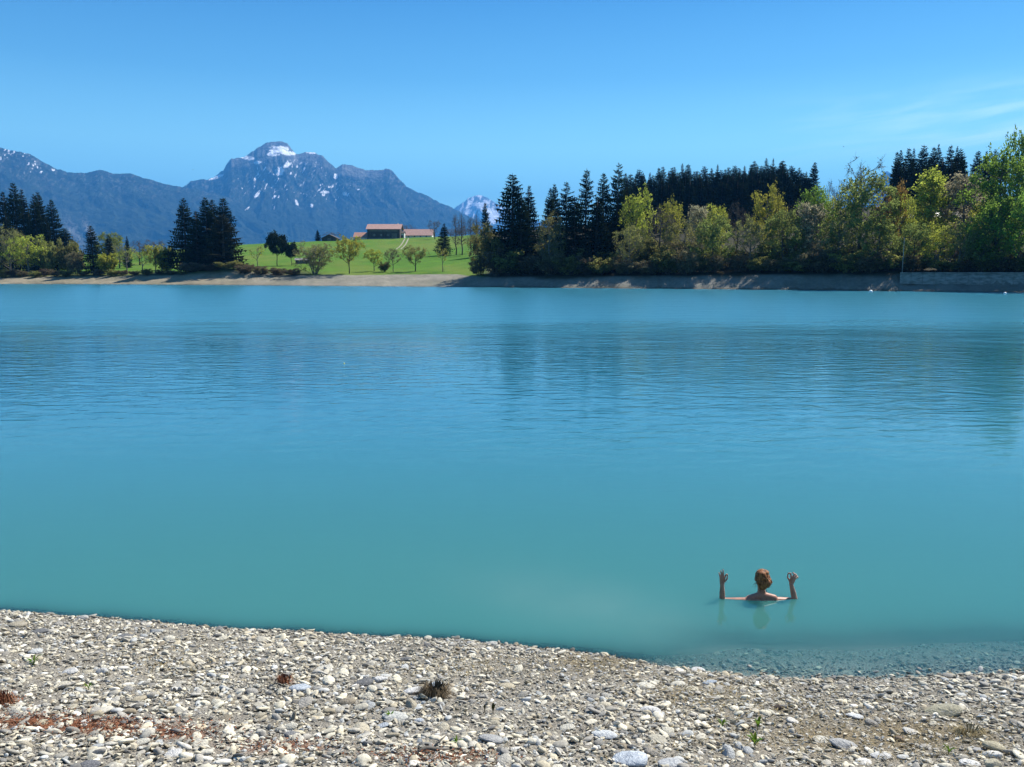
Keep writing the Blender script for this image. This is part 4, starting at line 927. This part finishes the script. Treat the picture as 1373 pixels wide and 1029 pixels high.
def put_stone(px, py, wpx, hpx, col, label, shape, rz=None, zs=1.0):
    """px, py: where the stone's middle shows; width and height in photo pixels"""
    p = at_beach(px, py + hpx * 0.35); dist = math.sqrt(p[0] ** 2 + p[1] ** 2 + (CAM_H - p[2]) ** 2); mpp = dist / FPX * 0.97
    a = wpx * mpp / 2; o = obj('stone', BIG[shape % len(BIG)] if shape >= 0 else SHAPES[-shape])
    co = np.empty(len(o.data.vertices) * 3, np.float32); o.data.vertices.foreach_get('co', co); co = co.reshape(-1, 3)
    hy = np.abs(co[:, 1]).max(); hz_ = np.abs(co[:, 2]).max()
    # seen from about 32 degrees above: shown height = z extent * cos + depth * sin
    want = hpx * mpp; b_ = a * 0.72; c_ = max(0.25 * a, (want - 2 * b_ * 0.5) / (2 * 0.85)) if want > b_ else 0.28 * a
    c_ = min(c_, 0.85 * a) * zs
    o.scale = (a, b_ / hy, c_ / hz_); o.rotation_euler = (R(-6 + rgs.normal(0, 5)), R(rgs.normal(0, 6)), R(rgs.normal(0, 14)) if rz is None else R(rz))
    o.location = (p[0], p[1], near_h(np.array([p[0]]), np.array([p[1]]))[0] + c_ * 0.62); o.color = (*col, 1)
    occupied.append((p[0], p[1], a)); tag(o, label, 'stone', 'large stones on the gravel bank'); return o
W_, C_, G_, D_, BL, T_ = (0.60, 0.59, 0.56), (0.58, 0.55, 0.46), (0.36, 0.36, 0.35), (0.15, 0.15, 0.15), (0.42, 0.46, 0.50), (0.36, 0.32, 0.24)
for i, (px, py, w, h, c, lab) in enumerate([
    (1262, 951, 46, 18, (0.30, 0.28, 0.20), 'largest long olive-brown stone near the waterline at the right'), (488, 913, 27, 15, D_, 'dark grey stone leaning against a pale one left of centre'),
    (509, 909, 22, 15, W_, 'pale stone touching the dark grey one left of centre'), (530, 958, 36, 20, (0.48, 0.48, 0.44), 'large domed grey stone with green growth at its left foot'),
    (402, 921, 32, 12, BL, 'flat bluish-white stone beside a small dry tuft'), (554, 925, 30, 12, W_, 'flat white stone left of the brown straw tuft'), (582, 918, 22, 9, BL, 'flat pale bluish stone behind the brown straw tuft'),
    (513, 971, 18, 10, BL, 'small bluish-white stone below the domed grey one'), (562, 965, 15, 8, (0.5, 0.54, 0.58), 'small light blue stone right of the domed grey one'), (659, 991, 34, 11, G_, 'flat grey slab below the dark upright shoots'),
    (390, 982, 22, 12, (0.20, 0.20, 0.20), 'dark grey stone right of the rusty litter streak'), (810, 983, 34, 14, (0.52, 0.54, 0.54), 'flat pale bluish slab in the lower middle'), (882, 989, 28, 15, (0.42, 0.39, 0.31), 'blocky tan stone with dark front in the lower middle'),
    (874, 1008, 20, 15, (0.32, 0.29, 0.24), 'brownish-grey stone just below the blocky tan one'), (846, 1017, 50, 17, (0.44, 0.48, 0.52), 'big bluish-white slab at the bottom edge'), (898, 1021, 34, 17, (0.46, 0.47, 0.47), 'pale grey stone at the bottom edge right of the bluish slab'),
    (872, 949, 27, 17, W_, 'white stone with grey stripes in the middle of the bank'), (909, 915, 21, 12, C_, 'rounded cream stone near the waterline'), (950, 914, 22, 10, (0.36, 0.41, 0.46), 'blue-grey oval stone right of the cream pair'),
    (936, 897, 18, 9, W_, 'white flat stone right at the waterline'), (866, 917, 24, 13, C_, 'pale angular stone left of the rounded cream one'), (928, 922, 20, 11, (0.56, 0.51, 0.38), 'yellowish knobbly stone between the cream and the blue-grey one'),
    (1043, 947, 10, 14, (0.12, 0.09, 0.07), 'small dark brown stone standing on end'), (1101, 990, 23, 13, C_, 'cream stone right of the two seedlings'), (1131, 998, 36, 12, (0.34, 0.34, 0.33), 'flat stone, half dark and half pale, right of the cream one'),
    (1333, 1000, 27, 19, (0.40, 0.36, 0.25), 'tan rounded stone at the lower right'), (1308, 1004, 20, 9, G_, 'flat grey stone left of the tan rounded one'), (1331, 1024, 18, 17, (0.52, 0.47, 0.34), 'cream upright stone at the lower right edge'),
    (1206, 991, 12, 11, (0.26, 0.19, 0.13), 'small brown round stone in the brown soil at right'), (1146, 961, 22, 6, (0.62, 0.63, 0.62), 'thin white flat stone at the right middle'), (1300, 1022, 24, 10, W_, 'white flat stone at the bottom right'),
    (94, 899, 19, 13, W_, 'rounded white stone at the left'), (137, 899, 14, 12, (0.54, 0.54, 0.52), 'round whitish stone right of the rounded white one'), (24, 837, 24, 9, T_, 'long tan stone near the waterline at the far left'),
    (53, 846, 21, 8, D_, 'dark stone right of the long tan one at far left'), (111, 827, 14, 10, (0.45, 0.44, 0.41), 'domed grey stone standing against the water at left'), (167, 853, 20, 9, (0.18, 0.18, 0.18), 'dark flat stone below the waterline stones at left'),
    (661, 862, 14, 11, (0.50, 0.49, 0.45), 'round light stone standing up at the waterline in the centre'), (631, 861, 11, 7, G_, 'small grey stone at the waterline left of the round light one'), (435, 894, 24, 12, C_, 'pale stone with dark underside left of centre'),
    (543, 882, 18, 9, (0.17, 0.17, 0.17), 'dark stone high on the bank in the centre'), (680, 919, 22, 9, (0.48, 0.42, 0.30), 'flat yellowish-tan stone in the centre'), (346, 944, 17, 9, (0.52, 0.48, 0.38), 'cream stone at the middle left of the bank'),
    (190, 993, 20, 10, C_, 'cream stone on the lower edge of the rusty litter'), (232, 1010, 22, 9, W_, 'flat whitish stone at the lower left'), (121, 1024, 24, 14, (0.17, 0.17, 0.18), 'dark stone at the bottom edge left'),
    (494, 891, 18, 9, (0.24, 0.23, 0.20), 'brown-grey stone behind the dark and pale pair'), (760, 975, 22, 8, C_, 'flat cream stone left of the pale bluish slab'), (1180, 1012, 24, 10, W_, 'pale flat stone at the bottom right of the middle')]):
    put_stone(px, py, w, h, c, lab, i)

# the next largest stones, single pieces of the bank
def in_view(n_, rg, ylo=4.2, yhi=11.6, margin=0.9):
    y_ = rg.uniform(ylo, yhi, n_); x_ = rg.uniform(-1, 1, n_) * (0.645 * y_ + margin); return x_, y_
def on_bank(x_, y_, under=0.25): return (w_near(x_) - y_) > -under
rg = np.random.default_rng(23); nst = 0
while nst < 240:
    x_, y_ = in_view(1, rg, 4.4, 10.2, 0.2); x_, y_ = float(x_[0]), float(y_[0]); s_ = float(0.040 + 0.036 * rg.random() ** 2.6)
    if not (w_near(x_) - y_ > 0.02): continue
    if any((x_ - ox) ** 2 + (y_ - oy) ** 2 < (s_ + oa * 0.9) ** 2 for ox, oy, oa in occupied): continue
    occupied.append((x_, y_, s_)); o = obj('stone', SHAPES[int(rg.integers(len(SHAPES)))], None, beach)
    z_ = B(x_, y_); o.location = (x_, y_, z_ + s_ * 0.2); o.scale = (s_, s_, s_ * rg.uniform(0.8, 1.15))
    o.rotation_euler = (R(-12 + rg.normal(0, 10)), R(rg.normal(0, 10)), rg.uniform(0, 6.28)); c_ = PAL[rg.choice(len(PAL), p=PALW)] * rg.uniform(0.9, 1.3); o.color = (*c_, 1); nst += 1

def scatter(name, n_, sub, smin, smax, powr, seed, sink, tiltsd, under):
    rg = np.random.default_rng(seed); V, F = ico(sub); K = 20
    shp = np.stack([stone_shape(V, rg, 6 if sub > 1 else 3) for _ in range(K)])
    x_, y_ = in_view(n_, rg); keep = on_bank(x_, y_, under) | ((x_ > 1.2) & (w_near(x_) - y_ > -1.1) & (rg.random(n_) < 0.5)); x_, y_ = x_[keep], y_[keep]; n_ = len(x_)
    s_ = smin + (smax - smin) * rg.random(n_) ** powr
    s_ = s_ * (0.62 + 0.76 * fbm(x_ * 1.1 + 5, y_ * 1.6, 77, 3))
    # fewer and smaller stones on the soil patches
    z_ = near_h(x_, y_); P, Q = project(x_, y_, z_)
    soil_ = np.exp(-(((P - 1180) / 200) ** 2 + ((Q - 985) / 30) ** 2)) * .8 + np.exp(-(((P - 800) / 60) ** 2 + ((Q - 893) / 13) ** 2)) * .8 + np.exp(-(((P - 930) / 60) ** 2 + ((Q - 930) / 14) ** 2)) * .6 + np.exp(-(((P - 130) / 130) ** 2 + ((Q - 975) / 8) ** 2)) * .7
    keep = rg.random(n_) > np.clip(soil_, 0, .85) * (0.4 + 0.8 * fbm(x_ * 3, y_ * 3, 5, 3)); x_, y_, z_, s_ = x_[keep], y_[keep], z_[keep], s_[keep]; n_ = len(x_)
    ox = np.array(occupied); clear = np.ones(n_, bool)
    for qx, qy, qa in ox: clear &= ((x_ - qx) ** 2 + ((y_ - qy) * 1.25) ** 2) > (qa * 0.85) ** 2
    x_, y_, z_, s_ = x_[clear], y_[clear], z_[clear], s_[clear]; n_ = len(x_)
    k = rg.integers(0, K, n_); v = shp[k] * s_[:, None, None]
    a = rg.uniform(0, 6.283, n_); tx = R(-14) + rg.normal(0, R(tiltsd), n_); ty = rg.normal(0, R(tiltsd), n_)
    ca, sa = np.cos(a), np.sin(a); x1 = v[..., 0] * ca[:, None] - v[..., 1] * sa[:, None]; y1 = v[..., 0] * sa[:, None] + v[..., 1] * ca[:, None]; z1 = v[..., 2]
    c_, s2 = np.cos(tx)[:, None], np.sin(tx)[:, None]; y2 = y1 * c_ - z1 * s2; z2 = y1 * s2 + z1 * c_
    c_, s2 = np.cos(ty)[:, None], np.sin(ty)[:, None]; x3 = x1 * c_ + z2 * s2; z3 = -x1 * s2 + z2 * c_
    lift = s_ * sink + 0.02 * (vnoise(x_ * 14, y_ * 14, 9) - 0.3)
    vv = np.stack([x3 + x_[:, None], y2 + y_[:, None], z3 + (z_ + lift)[:, None]], -1).reshape(-1, 3)
    nv = len(V); ff = (F[None] + (np.arange(n_) * nv)[:, None, None]).reshape(-1, 3)
    me = mesh_np(name, vv, ff, None, sub > 1)
    col = PAL[rg.choice(len(PAL), n_, p=PALW)] * rg.uniform(0.82, 1.45, (n_, 1)) * np.array([1.0, 0.985, 0.955]) * (1 - 0.12 * (smax < 0.03))
    wetk = (w_near(x_) - y_) < 0.03; damp = np.clip(1 - (w_near(x_) - y_ + 0.10 * (fbm(x_ * 4, y_ * 4, 6, 2) - 0.5)) / 0.26, 0, 1); col *= (1 - 0.58 * damp)[:, None]; col[wetk] *= 1.7
    set_col(me, np.repeat(col, nv, 0))
    return tag(obj(name, me, M['pebble'], beach), kind='stuff')
scatter('gravel', 62000, 1, 0.007, 0.025, 1.35, 31, 0.12, 26, 0.35)
scatter('pebbles', 9500, 2, 0.018, 0.054, 2.2, 37, 0.16, 20, 0.30)

# litter: rusty needles and bark chips, straw
def litter(name, zones, mat, size, seed, long=1.0):
    rg = np.random.default_rng(seed); b = MB(); pts = []
    for cx, cy, sx, sy, n_ in zones:
        for _ in range(n_):
            px, py = rg.normal(cx, sx), rg.normal(cy, sy)
            if py > 1060 or py < 845: continue
            pts.append((px, py))
    D = np.array([ray(*q) for q in pts]); t_ = np.linspace(4.5, 12, 260); lo = np.zeros(len(pts)); done = np.zeros(len(pts), bool)
    for tv in t_:
        P = np.array([0, 0, CAM_H]) + D * tv; h_ = near_h(P[:, 0], P[:, 1]) > P[:, 2]; new = h_ & ~done; lo[new] = tv; done |= h_
    P = np.array([0, 0, CAM_H]) + D * lo[:, None]; n_ = len(P); P[:, 2] = near_h(P[:, 0], P[:, 1]) + rg.uniform(0.008, 0.035, n_)
    a = rg.uniform(0, 6.28, n_); L = size * rg.uniform(0.5, 1.6, n_) * long; w = size * rg.uniform(0.15, 0.45, n_); up = rg.normal(0, 0.35, n_)
    u = np.stack([np.cos(a), np.sin(a), up], -1); s_ = np.stack([-np.sin(a), np.cos(a), rg.normal(0, .3, n_)], -1)
    v = np.stack([P - u * L[:, None], P + s_ * w[:, None] + [0, 0, .004], P + u * L[:, None], P - s_ * w[:, None]], 1).reshape(-1, 3)
    b.add(v, None, np.arange(n_ * 4).reshape(-1, 4)); return tag(obj(name, b.mesh(name), mat, beach), kind='stuff')
M['rustchip'] = plain('rusty_litter', (0.21, 0.085, 0.042), 0.95, 0.5, 30); M['straw'] = plain('dry_straw', (0.30, 0.235, 0.12), 0.95, 0.4, 30); M['darkstraw'] = plain('dark_dry_grass', (0.13, 0.095, 0.055), 0.95, 0.5, 30)
litter('bark_litter', [(40, 968, 60, 6, 500), (130, 976, 70, 6, 850), (215, 985, 50, 6, 420), (370, 1003, 40, 5, 200), (6, 942, 14, 7, 180), (560, 1018, 50, 8, 260), (620, 1022, 30, 5, 130)], M['rustchip'], 0.011, 41)
litter('straw_litter', [(800, 893, 40, 10, 900), (930, 930, 50, 12, 700), (1120, 985, 120, 22, 1500), (1280, 995, 70, 20, 900), (640, 895, 60, 10, 500), (250, 890, 80, 14, 500), (1040, 940, 60, 14, 700)], M['straw'], 0.009, 43, 1.9)

# tufts, seedlings, a stick
def tuft(px, py, wpx, hpx, n_, mat, label, seed):
    p = at_beach(px, py); rg = np.random.default_rng(seed); mpp = np.linalg.norm(p - [0, 0, CAM_H]) / FPX; b = MB(); R_ = wpx * mpp / 2; H_ = hpx * mpp * 0.9
    for _ in range(n_):
        a = rg.uniform(0, 6.28); r_ = R_ * 0.45 * math.sqrt(rg.random()); q = np.array([r_ * math.cos(a), r_ * math.sin(a) * .7, -0.01]); o_ = R_ * rg.uniform(.3, 1.0); k = rg.uniform(.35, 1.0)
        b_ = q + np.array([math.cos(a) * o_ * .5, math.sin(a) * o_ * .4, H_ * k]); e_ = q + np.array([math.cos(a) * o_, math.sin(a) * o_ * .8, H_ * k * rg.uniform(.1, .8)])
        w = np.array([-math.sin(a), math.cos(a), 0]) * 0.0028; b.add([q - w, q + w, b_ + w, b_ - w, e_], [(3, 2, 4)], [(0, 1, 2, 3)])
    o = obj('grass_tuft', b.mesh('grass_tuft'), mat); o.location = (p[0], p[1], B(p[0], p[1])); tag(o, label, 'grass tuft', 'dry tufts on the gravel bank'); return o
tuft(583, 936, 46, 22, 420, M['darkstraw'], 'dark brown straw tuft among flat white stones in the centre', 51)
tuft(381, 917, 24, 14, 160, M['rustchip'], 'small reddish dry tuft left of the flat bluish-white stone', 52)
tuft(6, 946, 26, 20, 160, M['rustchip'], 'rusty dry tuft at the left picture edge', 53)
tuft(1300, 985, 40, 12, 160, M['straw'], 'low straw-coloured tuft in the brown soil at right', 54)
M['seedling'] = leaf_mat('seedling_leaf', (0.13, 0.22, 0.03), 0.4, 0.3); M['shoot'] = leaf_mat('dark_shoot', (0.045, 0.055, 0.02), 0.3, 0.3)
def seedling(px, py, hpx, n_, mat, label, spread, seed):
    p = at_beach(px, py); rg = np.random.default_rng(seed); mpp = np.linalg.norm(p - [0, 0, CAM_H]) / FPX; H_ = hpx * mpp
    e = empty('seedling', (p[0], p[1], B(p[0], p[1])), 0, label, 'seedling', 'green seedlings on the gravel bank')
    b = MB(); b.tube([(0, 0, -.01), (0, 0, H_ * .45)], [.004, .003], 5); obj('stem', b.mesh('stem', True), mat, e)
    for i in range(n_):
        a = i * 2.4 + rg.normal(0, .4); d = np.array([math.cos(a), math.sin(a), 0]); s = np.array([-d[1], d[0], 0]); z0 = H_ * (.1 + .3 * i / n_); L = H_ * rg.uniform(.65, 1.0); b = MB(); w = L * 0.13
        q = [np.array([0, 0, z0]), d * L * .25 * spread + [0, 0, z0 + L * .4], d * L * .6 * spread + [0, 0, z0 + L * .62], d * L * spread + [0, 0, min(H_, z0 + L * .7)]]
        b.add([q[0], q[1] - s * w, q[1] + s * w, q[2] - s * w * .8, q[2] + s * w * .8, q[3], q[1] - [0, 0, w * .4], q[2] - [0, 0, w * .4]], [(0, 6, 1), (0, 2, 6), (3, 7, 5), (7, 4, 5)], [(1, 6, 7, 3), (6, 2, 4, 7)])
        obj('leaf', b.mesh('leaf', True), mat, e)
    return e
seedling(1012, 1003, 18, 7, M['seedling'], 'green seedling nearest the bottom edge right of the middle', .6, 61)
seedling(1016, 979, 16, 5, M['seedling'], 'upright green seedling just behind another one right of the middle', .4, 62)
seedling(661, 958, 16, 4, M['shoot'], 'dark upright shoot right of the centre tuft', .25, 63); seedling(650, 956, 13, 3, M['shoot'], 'thin dark shoot left of a thicker one near the centre', .15, 64)
seedling(45, 893, 11, 9, M['seedling'], 'small lime seedling at the left', 1.0, 65); seedling(613, 1001, 10, 9, M['seedling'], 'small lime seedling near the bottom centre', 1.0, 66)
seedling(524, 965, 9, 9, M['seedling'], 'green growth at the foot of the large domed grey stone', 1.0, 67); seedling(968, 976, 10, 7, M['seedling'], 'yellowish seedling left of the two green ones', .9, 68)
seedling(1272, 1011, 9, 8, M['seedling'], 'tiny lime seedling among stones at the lower right', 1.0, 69); seedling(119, 925, 8, 7, M['seedling'], 'tiny green seedling left of the middle of the left half', 1.0, 70)
p0 = at_beach(558, 1014); p1 = at_beach(602, 1008); b = MB(); pm = (p0 + p1) / 2 + [0, 0.01, .03]
pts = np.array([p0 + [0, 0, .02], (p0 + pm) / 2 + [0, .012, .02], pm, (pm + p1) / 2 + [0, -.012, .01], p1 + [0, 0, .02]]); b.tube(pts - p0, [.010, .014, .013, .011, .006], 7)
b.tube(np.array([pm, pm + [.05, .05, .03], pm + [.08, .10, .03]]) - p0, [.008, .006, .003], 5)
o = obj('stick', b.mesh('stick', True), M['bark_grey']); o.location = tuple(p0); tag(o, 'weathered grey stick lying at the bottom centre', 'stick')

# ------------------------------------------------------------------ the bather
def cone_mesh(mb, p, q, r1, r2, n_=14, m_=5):
    """capsule with two radii"""
    p = np.array(p, float); q = np.array(q, float); ax = q - p; L = np.linalg.norm(ax); ax = ax / (L + 1e-9)
    prof = [(-math.cos(a) * r1, math.sin(a) * r1) for a in np.linspace(0.12, math.pi / 2, m_)] + [(L + math.sin(a) * r2, math.cos(a) * r2) for a in np.linspace(0, math.pi / 2 - 0.12, m_)]
    ref = np.array([0, 0, 1.0]) if abs(ax[2]) < .9 else np.array([1.0, 0, 0]); a_ = np.cross(ax, ref); a_ /= np.linalg.norm(a_); b_ = np.cross(ax, a_)
    ang = np.arange(n_) / n_ * 2 * math.pi; vv = []
    for s, r in prof: vv.append(p + ax * s + r * (np.cos(ang)[:, None] * a_ + np.sin(ang)[:, None] * b_))
    v = np.concatenate(vv + [[p - ax * r1], [q + ax * r2]]); k = len(prof); qd = []; tr_ = []
    for i in range(k - 1):
        for j in range(n_): qd.append((i * n_ + j, (i + 1) * n_ + j, (i + 1) * n_ + (j + 1) % n_, i * n_ + (j + 1) % n_))
    for j in range(n_): tr_.append((j, (j + 1) % n_, k * n_)); tr_.append(((k - 1) * n_ + (j + 1) % n_, (k - 1) * n_ + j, k * n_ + 1))
    mb.add(v, tr_, qd)
def ell(mb, c, r):
    v, f = ico(3); mb.add(v * np.array(r) + np.array(c), f)
def fuse(mb, name, voxel, smooth):
    me = mb.mesh(name); bm = bmesh.new(); bm.from_mesh(me); bmesh.ops.recalc_face_normals(bm, faces=bm.faces); bm.to_mesh(me); bm.free()
    o = obj('tmp', me); r_ = o.modifiers.new('r', 'REMESH'); r_.mode = 'VOXEL'; r_.voxel_size = voxel
    s_ = o.modifiers.new('s', 'SMOOTH'); s_.factor = 0.5; s_.iterations = smooth
    dg = bpy.context.evaluated_depsgraph_get(); out = bpy.data.meshes.new_from_object(o.evaluated_get(dg)); out.name = name
    bpy.data.objects.remove(o); bpy.data.meshes.remove(me)
    out.polygons.foreach_set('use_smooth', np.ones(len(out.polygons), bool)); return out
bp = at_z(1021, 803.5); bed = B(bp[0], bp[1])
person = empty('person', (bp[0], bp[1], bed), 0, 'bare-shouldered person sitting in the lake, back turned, arms raised, fingers forming rings', 'person')
S = -bed; k = MB()                                   # S: water surface above the lake bed
def Cn(p, q, a, b_): cone_mesh(k, (p[0], p[1], p[2] + S), (q[0], q[1], q[2] + S), a, b_)
Cn((-.07, .0, -.46), (.07, .0, -.46), .12, .12); Cn((0, .02, -.44), (0, .0, -.30), .135, .115); Cn((-.035, 0, -.30), (-.06, .0, -.12), .10, .105); Cn((.035, 0, -.30), (.06, .0, -.12), .10, .105)
Cn((-.115, .0, -.05), (.115, .0, -.045), .072, .072); Cn((-.09, .01, -.06), (-.165, .0, -.018), .06, .052); Cn((.09, .01, -.06), (.17, .0, -.020), .06, .052)
Cn((0, 0, .055), (-.15, .0, .008), .046, .042); Cn((0, 0, .055), (.155, .0, .014), .046, .042); Cn((0, .0, -.02), (0, .012, .10), .058, .050); Cn((0, .012, .08), (0, .028, .20), .047, .048)
for sx in (-.07, .07): Cn((sx, .075, -.13), (sx, .085, -.15), .06, .055)
ell(k, (0, .030, .262 + S), (.074, .094, .108)); ell(k, (0, .060, .205 + S), (.056, .060, .070)); Cn((0, .115, .178), (0, .112, .182), .020, .022)
Cn((0, .122, .258), (0, .139, .230), .009, .013); Cn((-.018, .118, .205), (.018, .118, .205), .008, .008)
for sx in (-1, 1):
    Cn((sx * .030, .112, .268), (sx * .034, .110, .268), .013, .013)
    Cn((sx * .076, .028, .235), (sx * .079, .018, .268), .011, .016); Cn((sx * .10, .05, -.47), (sx * .30, .30, -.47), .085, .062); Cn((sx * .30, .30, -.47), (-sx * .02, .36 + .06 * sx, -.50), .055, .038); Cn((-sx * .02, .36 + .06 * sx, -.50), (-sx * .20, .37 + .06 * sx, -.51), .036, .026)
def arm(sh, el_, wr, side, curl, lean):
    Cn(sh, el_, .050, .040); Cn(el_, tuple(np.array(el_) * .45 + np.array(wr) * .55), .037, .033); Cn(tuple(np.array(el_) * .55 + np.array(wr) * .45), wr, .035, .0235)
    w = np.array(wr); ca, sa = math.cos(lean), math.sin(lean)
    def H(x, y_, z_): x *= side; return (w[0] + x * ca + z_ * sa, w[1] + y_, w[2] - x * sa + z_ * ca)   # x: towards the thumb
    kn = [(.027, .0, .086), (.009, -.002, .092), (-.010, -.001, .088), (-.027, .002, .077)]
    for i, (kx, ky, kz) in enumerate(kn): Cn(H(kx * .5, 0, .0), H(kx, ky, kz), .0150, .0115)
    Cn(H(.005, 0, .03), H(.02, .004, .05), .019, .016)
    lens = [.0, .090, .080, .062]
    for i in (1, 2, 3):
        kx, ky, kz = kn[i]; L = lens[i]; fan = -.10 * (i - 1) - .02
        if curl < .5:
            a = H(kx + fan * L * .4, ky + .006, kz + L * .45); b_ = H(kx + fan * L * .8, ky + .016, kz + L * .78); c_ = H(kx + fan * L, ky + .028, kz + L)
        else:
            a = H(kx - .010 * i, ky + .010, kz + L * .42); b_ = H(kx - .010 * i + .006, ky + .034, kz + L * .52); c_ = H(kx - .008 * i + .012, ky + .050, kz + L * .36)
        Cn(H(kx, ky, kz), a, .0105, .0095); Cn(a, b_, .0093, .0085); Cn(b_, c_, .0083, .0068)
    tip = H(.066, .030, .092); Cn(H(*kn[0]), H(.046, .012, .125), .0108, .0095); Cn(H(.046, .012, .125), H(.066, .024, .118), .0093, .0085); Cn(H(.066, .024, .118), tip, .0083, .007)
    Cn(H(.014, .006, .022), H(.044, .010, .046), .015, .012); Cn(H(.044, .010, .046), H(.064, .020, .066), .0115, .010); Cn(H(.064, .020, .066), tip, .0095, .0075)
arm((-.165, 0, -.030), (-.480, .03, -.037), (-.492, .02, .185), 1, 0.0, 0.02)
arm((.17, 0, -.022), (.432, .03, -.038), (.372, .03, .185), -1, 1.0, 0.28)
me = fuse(k, 'body', 0.0042, 3)
m, nt = new_mat('skin'); t = NT(nt); c = t.coord(); f = t.noise(c, 14, 3, .6)
t.out(t.principled(t.mix(t.ramp(f, .3, .7), (0.30, 0.135, 0.085), (0.42, 0.205, 0.135)), 0.5, None, .4, Subsurface_Weight=0.12, Subsurface_Radius=(.02, .008, .004)))
me.materials.clear(); me.materials.append(m); me.materials.append(plain('dark_swimsuit', (0.02, 0.025, 0.04), .8, .2, 20))
n_ = len(me.polygons); ctr = np.empty(n_ * 3, np.float32); me.polygons.foreach_get('center', ctr); ctr = ctr.reshape(-1, 3)
mi = ((ctr[:, 2] < S - .17) & (ctr[:, 2] > S - .60) & (np.abs(ctr[:, 0]) < .19) & (ctr[:, 1] < .16)).astype(np.int32); me.polygons.foreach_set('material_index', mi)
obj('body', me, None, person)
k = MB(); ell(k, (0, .010, .282 + S), (.086, .100, .104)); ell(k, (0, -.012, .235 + S), (.078, .078, .085)); ell(k, (0, -.030, .185 + S), (.060, .046, .055))
ell(k, (.038, -.082, .235 + S), (.044, .036, .047)); ell(k, (-.02, -.03, .340 + S), (.055, .055, .036)); ell(k, (.03, .0, .345 + S), (.05, .06, .035)); ell(k, (.055, -.060, .205 + S), (.024, .024, .036))
rgh = np.random.default_rng(77)
for i in range(34):                                   # combed locks swept towards the knot
    a = rgh.uniform(-2.6, 2.6) - math.pi / 2; z0 = rgh.uniform(.20, .36); rr_ = .088 * math.sqrt(max(0.05, 1 - ((z0 - .275) / .115) ** 2))
    p_ = np.array([math.cos(a) * rr_, .005 + math.sin(a) * rr_ * 1.1, z0 + S]); q_ = np.array([.036 + rgh.normal(0, .014), -.082, .235 + S + rgh.normal(0, .016)]); mid = (p_ + q_) / 2; out_ = mid - np.array([0, .01, .27 + S]); mid = mid + out_ / np.linalg.norm(out_) * .028
    cone_mesh(k, p_, mid, .007, .008, 8, 3); cone_mesh(k, mid, q_, .008, .007, 8, 3)
me = fuse(k, 'hair', 0.0042, 1)
m, nt = new_mat('hair'); t = NT(nt); c = t.coord(); f = t.noise(t.mapping(c, (60, 30, 14), (.3, .5, .2)), 1.0, 3, .6, .6)
t.out(t.principled(t.mix(t.ramp(f, .30, .70), (0.07, 0.026, 0.011), (0.34, 0.145, 0.055)), 0.6, t.bump(f, .5, .004), .15)); M['hair'] = m
hair = obj('hair', me, M['hair'], person)
b = MB()
for i in range(26):
    sd = rgh.choice((-1, 1)); a = np.array([sd * rgh.uniform(.065, .085), rgh.uniform(-.05, .03), rgh.uniform(.19, .28) + S]); d = np.array([sd * rgh.uniform(.01, .035), rgh.uniform(-.03, .01), -rgh.uniform(.02, .06)])
    b.tube([a, a + d * .5 + [sd * .006, 0, .006], a + d], [.0016, .0014, .0007], 4)
for i in range(14):
    a = np.array([rgh.uniform(-.05, .05), -.05, rgh.uniform(.14, .17) + S]); b.tube([a, a + [rgh.normal(0, .01), -.006, -.03], a + [rgh.normal(0, .015), -.008, -.05]], [.0016, .0013, .0006], 4)
obj('loose_strands', b.mesh('loose_strands', True), M['hair'], hair)

# ------------------------------------------------------------------ the air between the camera and the mountains
b = MB(); b.box((-21000, -9000, -10), (21000, 21000, 1880))
m, nt = new_mat('haze'); t = NT(nt)
pv = t.node('ShaderNodeVolumePrincipled'); pv.inputs['Color'].default_value = (0.09, 0.41, 1.0, 1); pv.inputs['Density'].default_value = 8.8e-5; pv.inputs['Anisotropy'].default_value = 0.0
t.out(None, pv.outputs[0])
hz = tag(obj('haze', b.mesh('haze'), m), kind='stuff'); hz.display_type = 'WIRE'
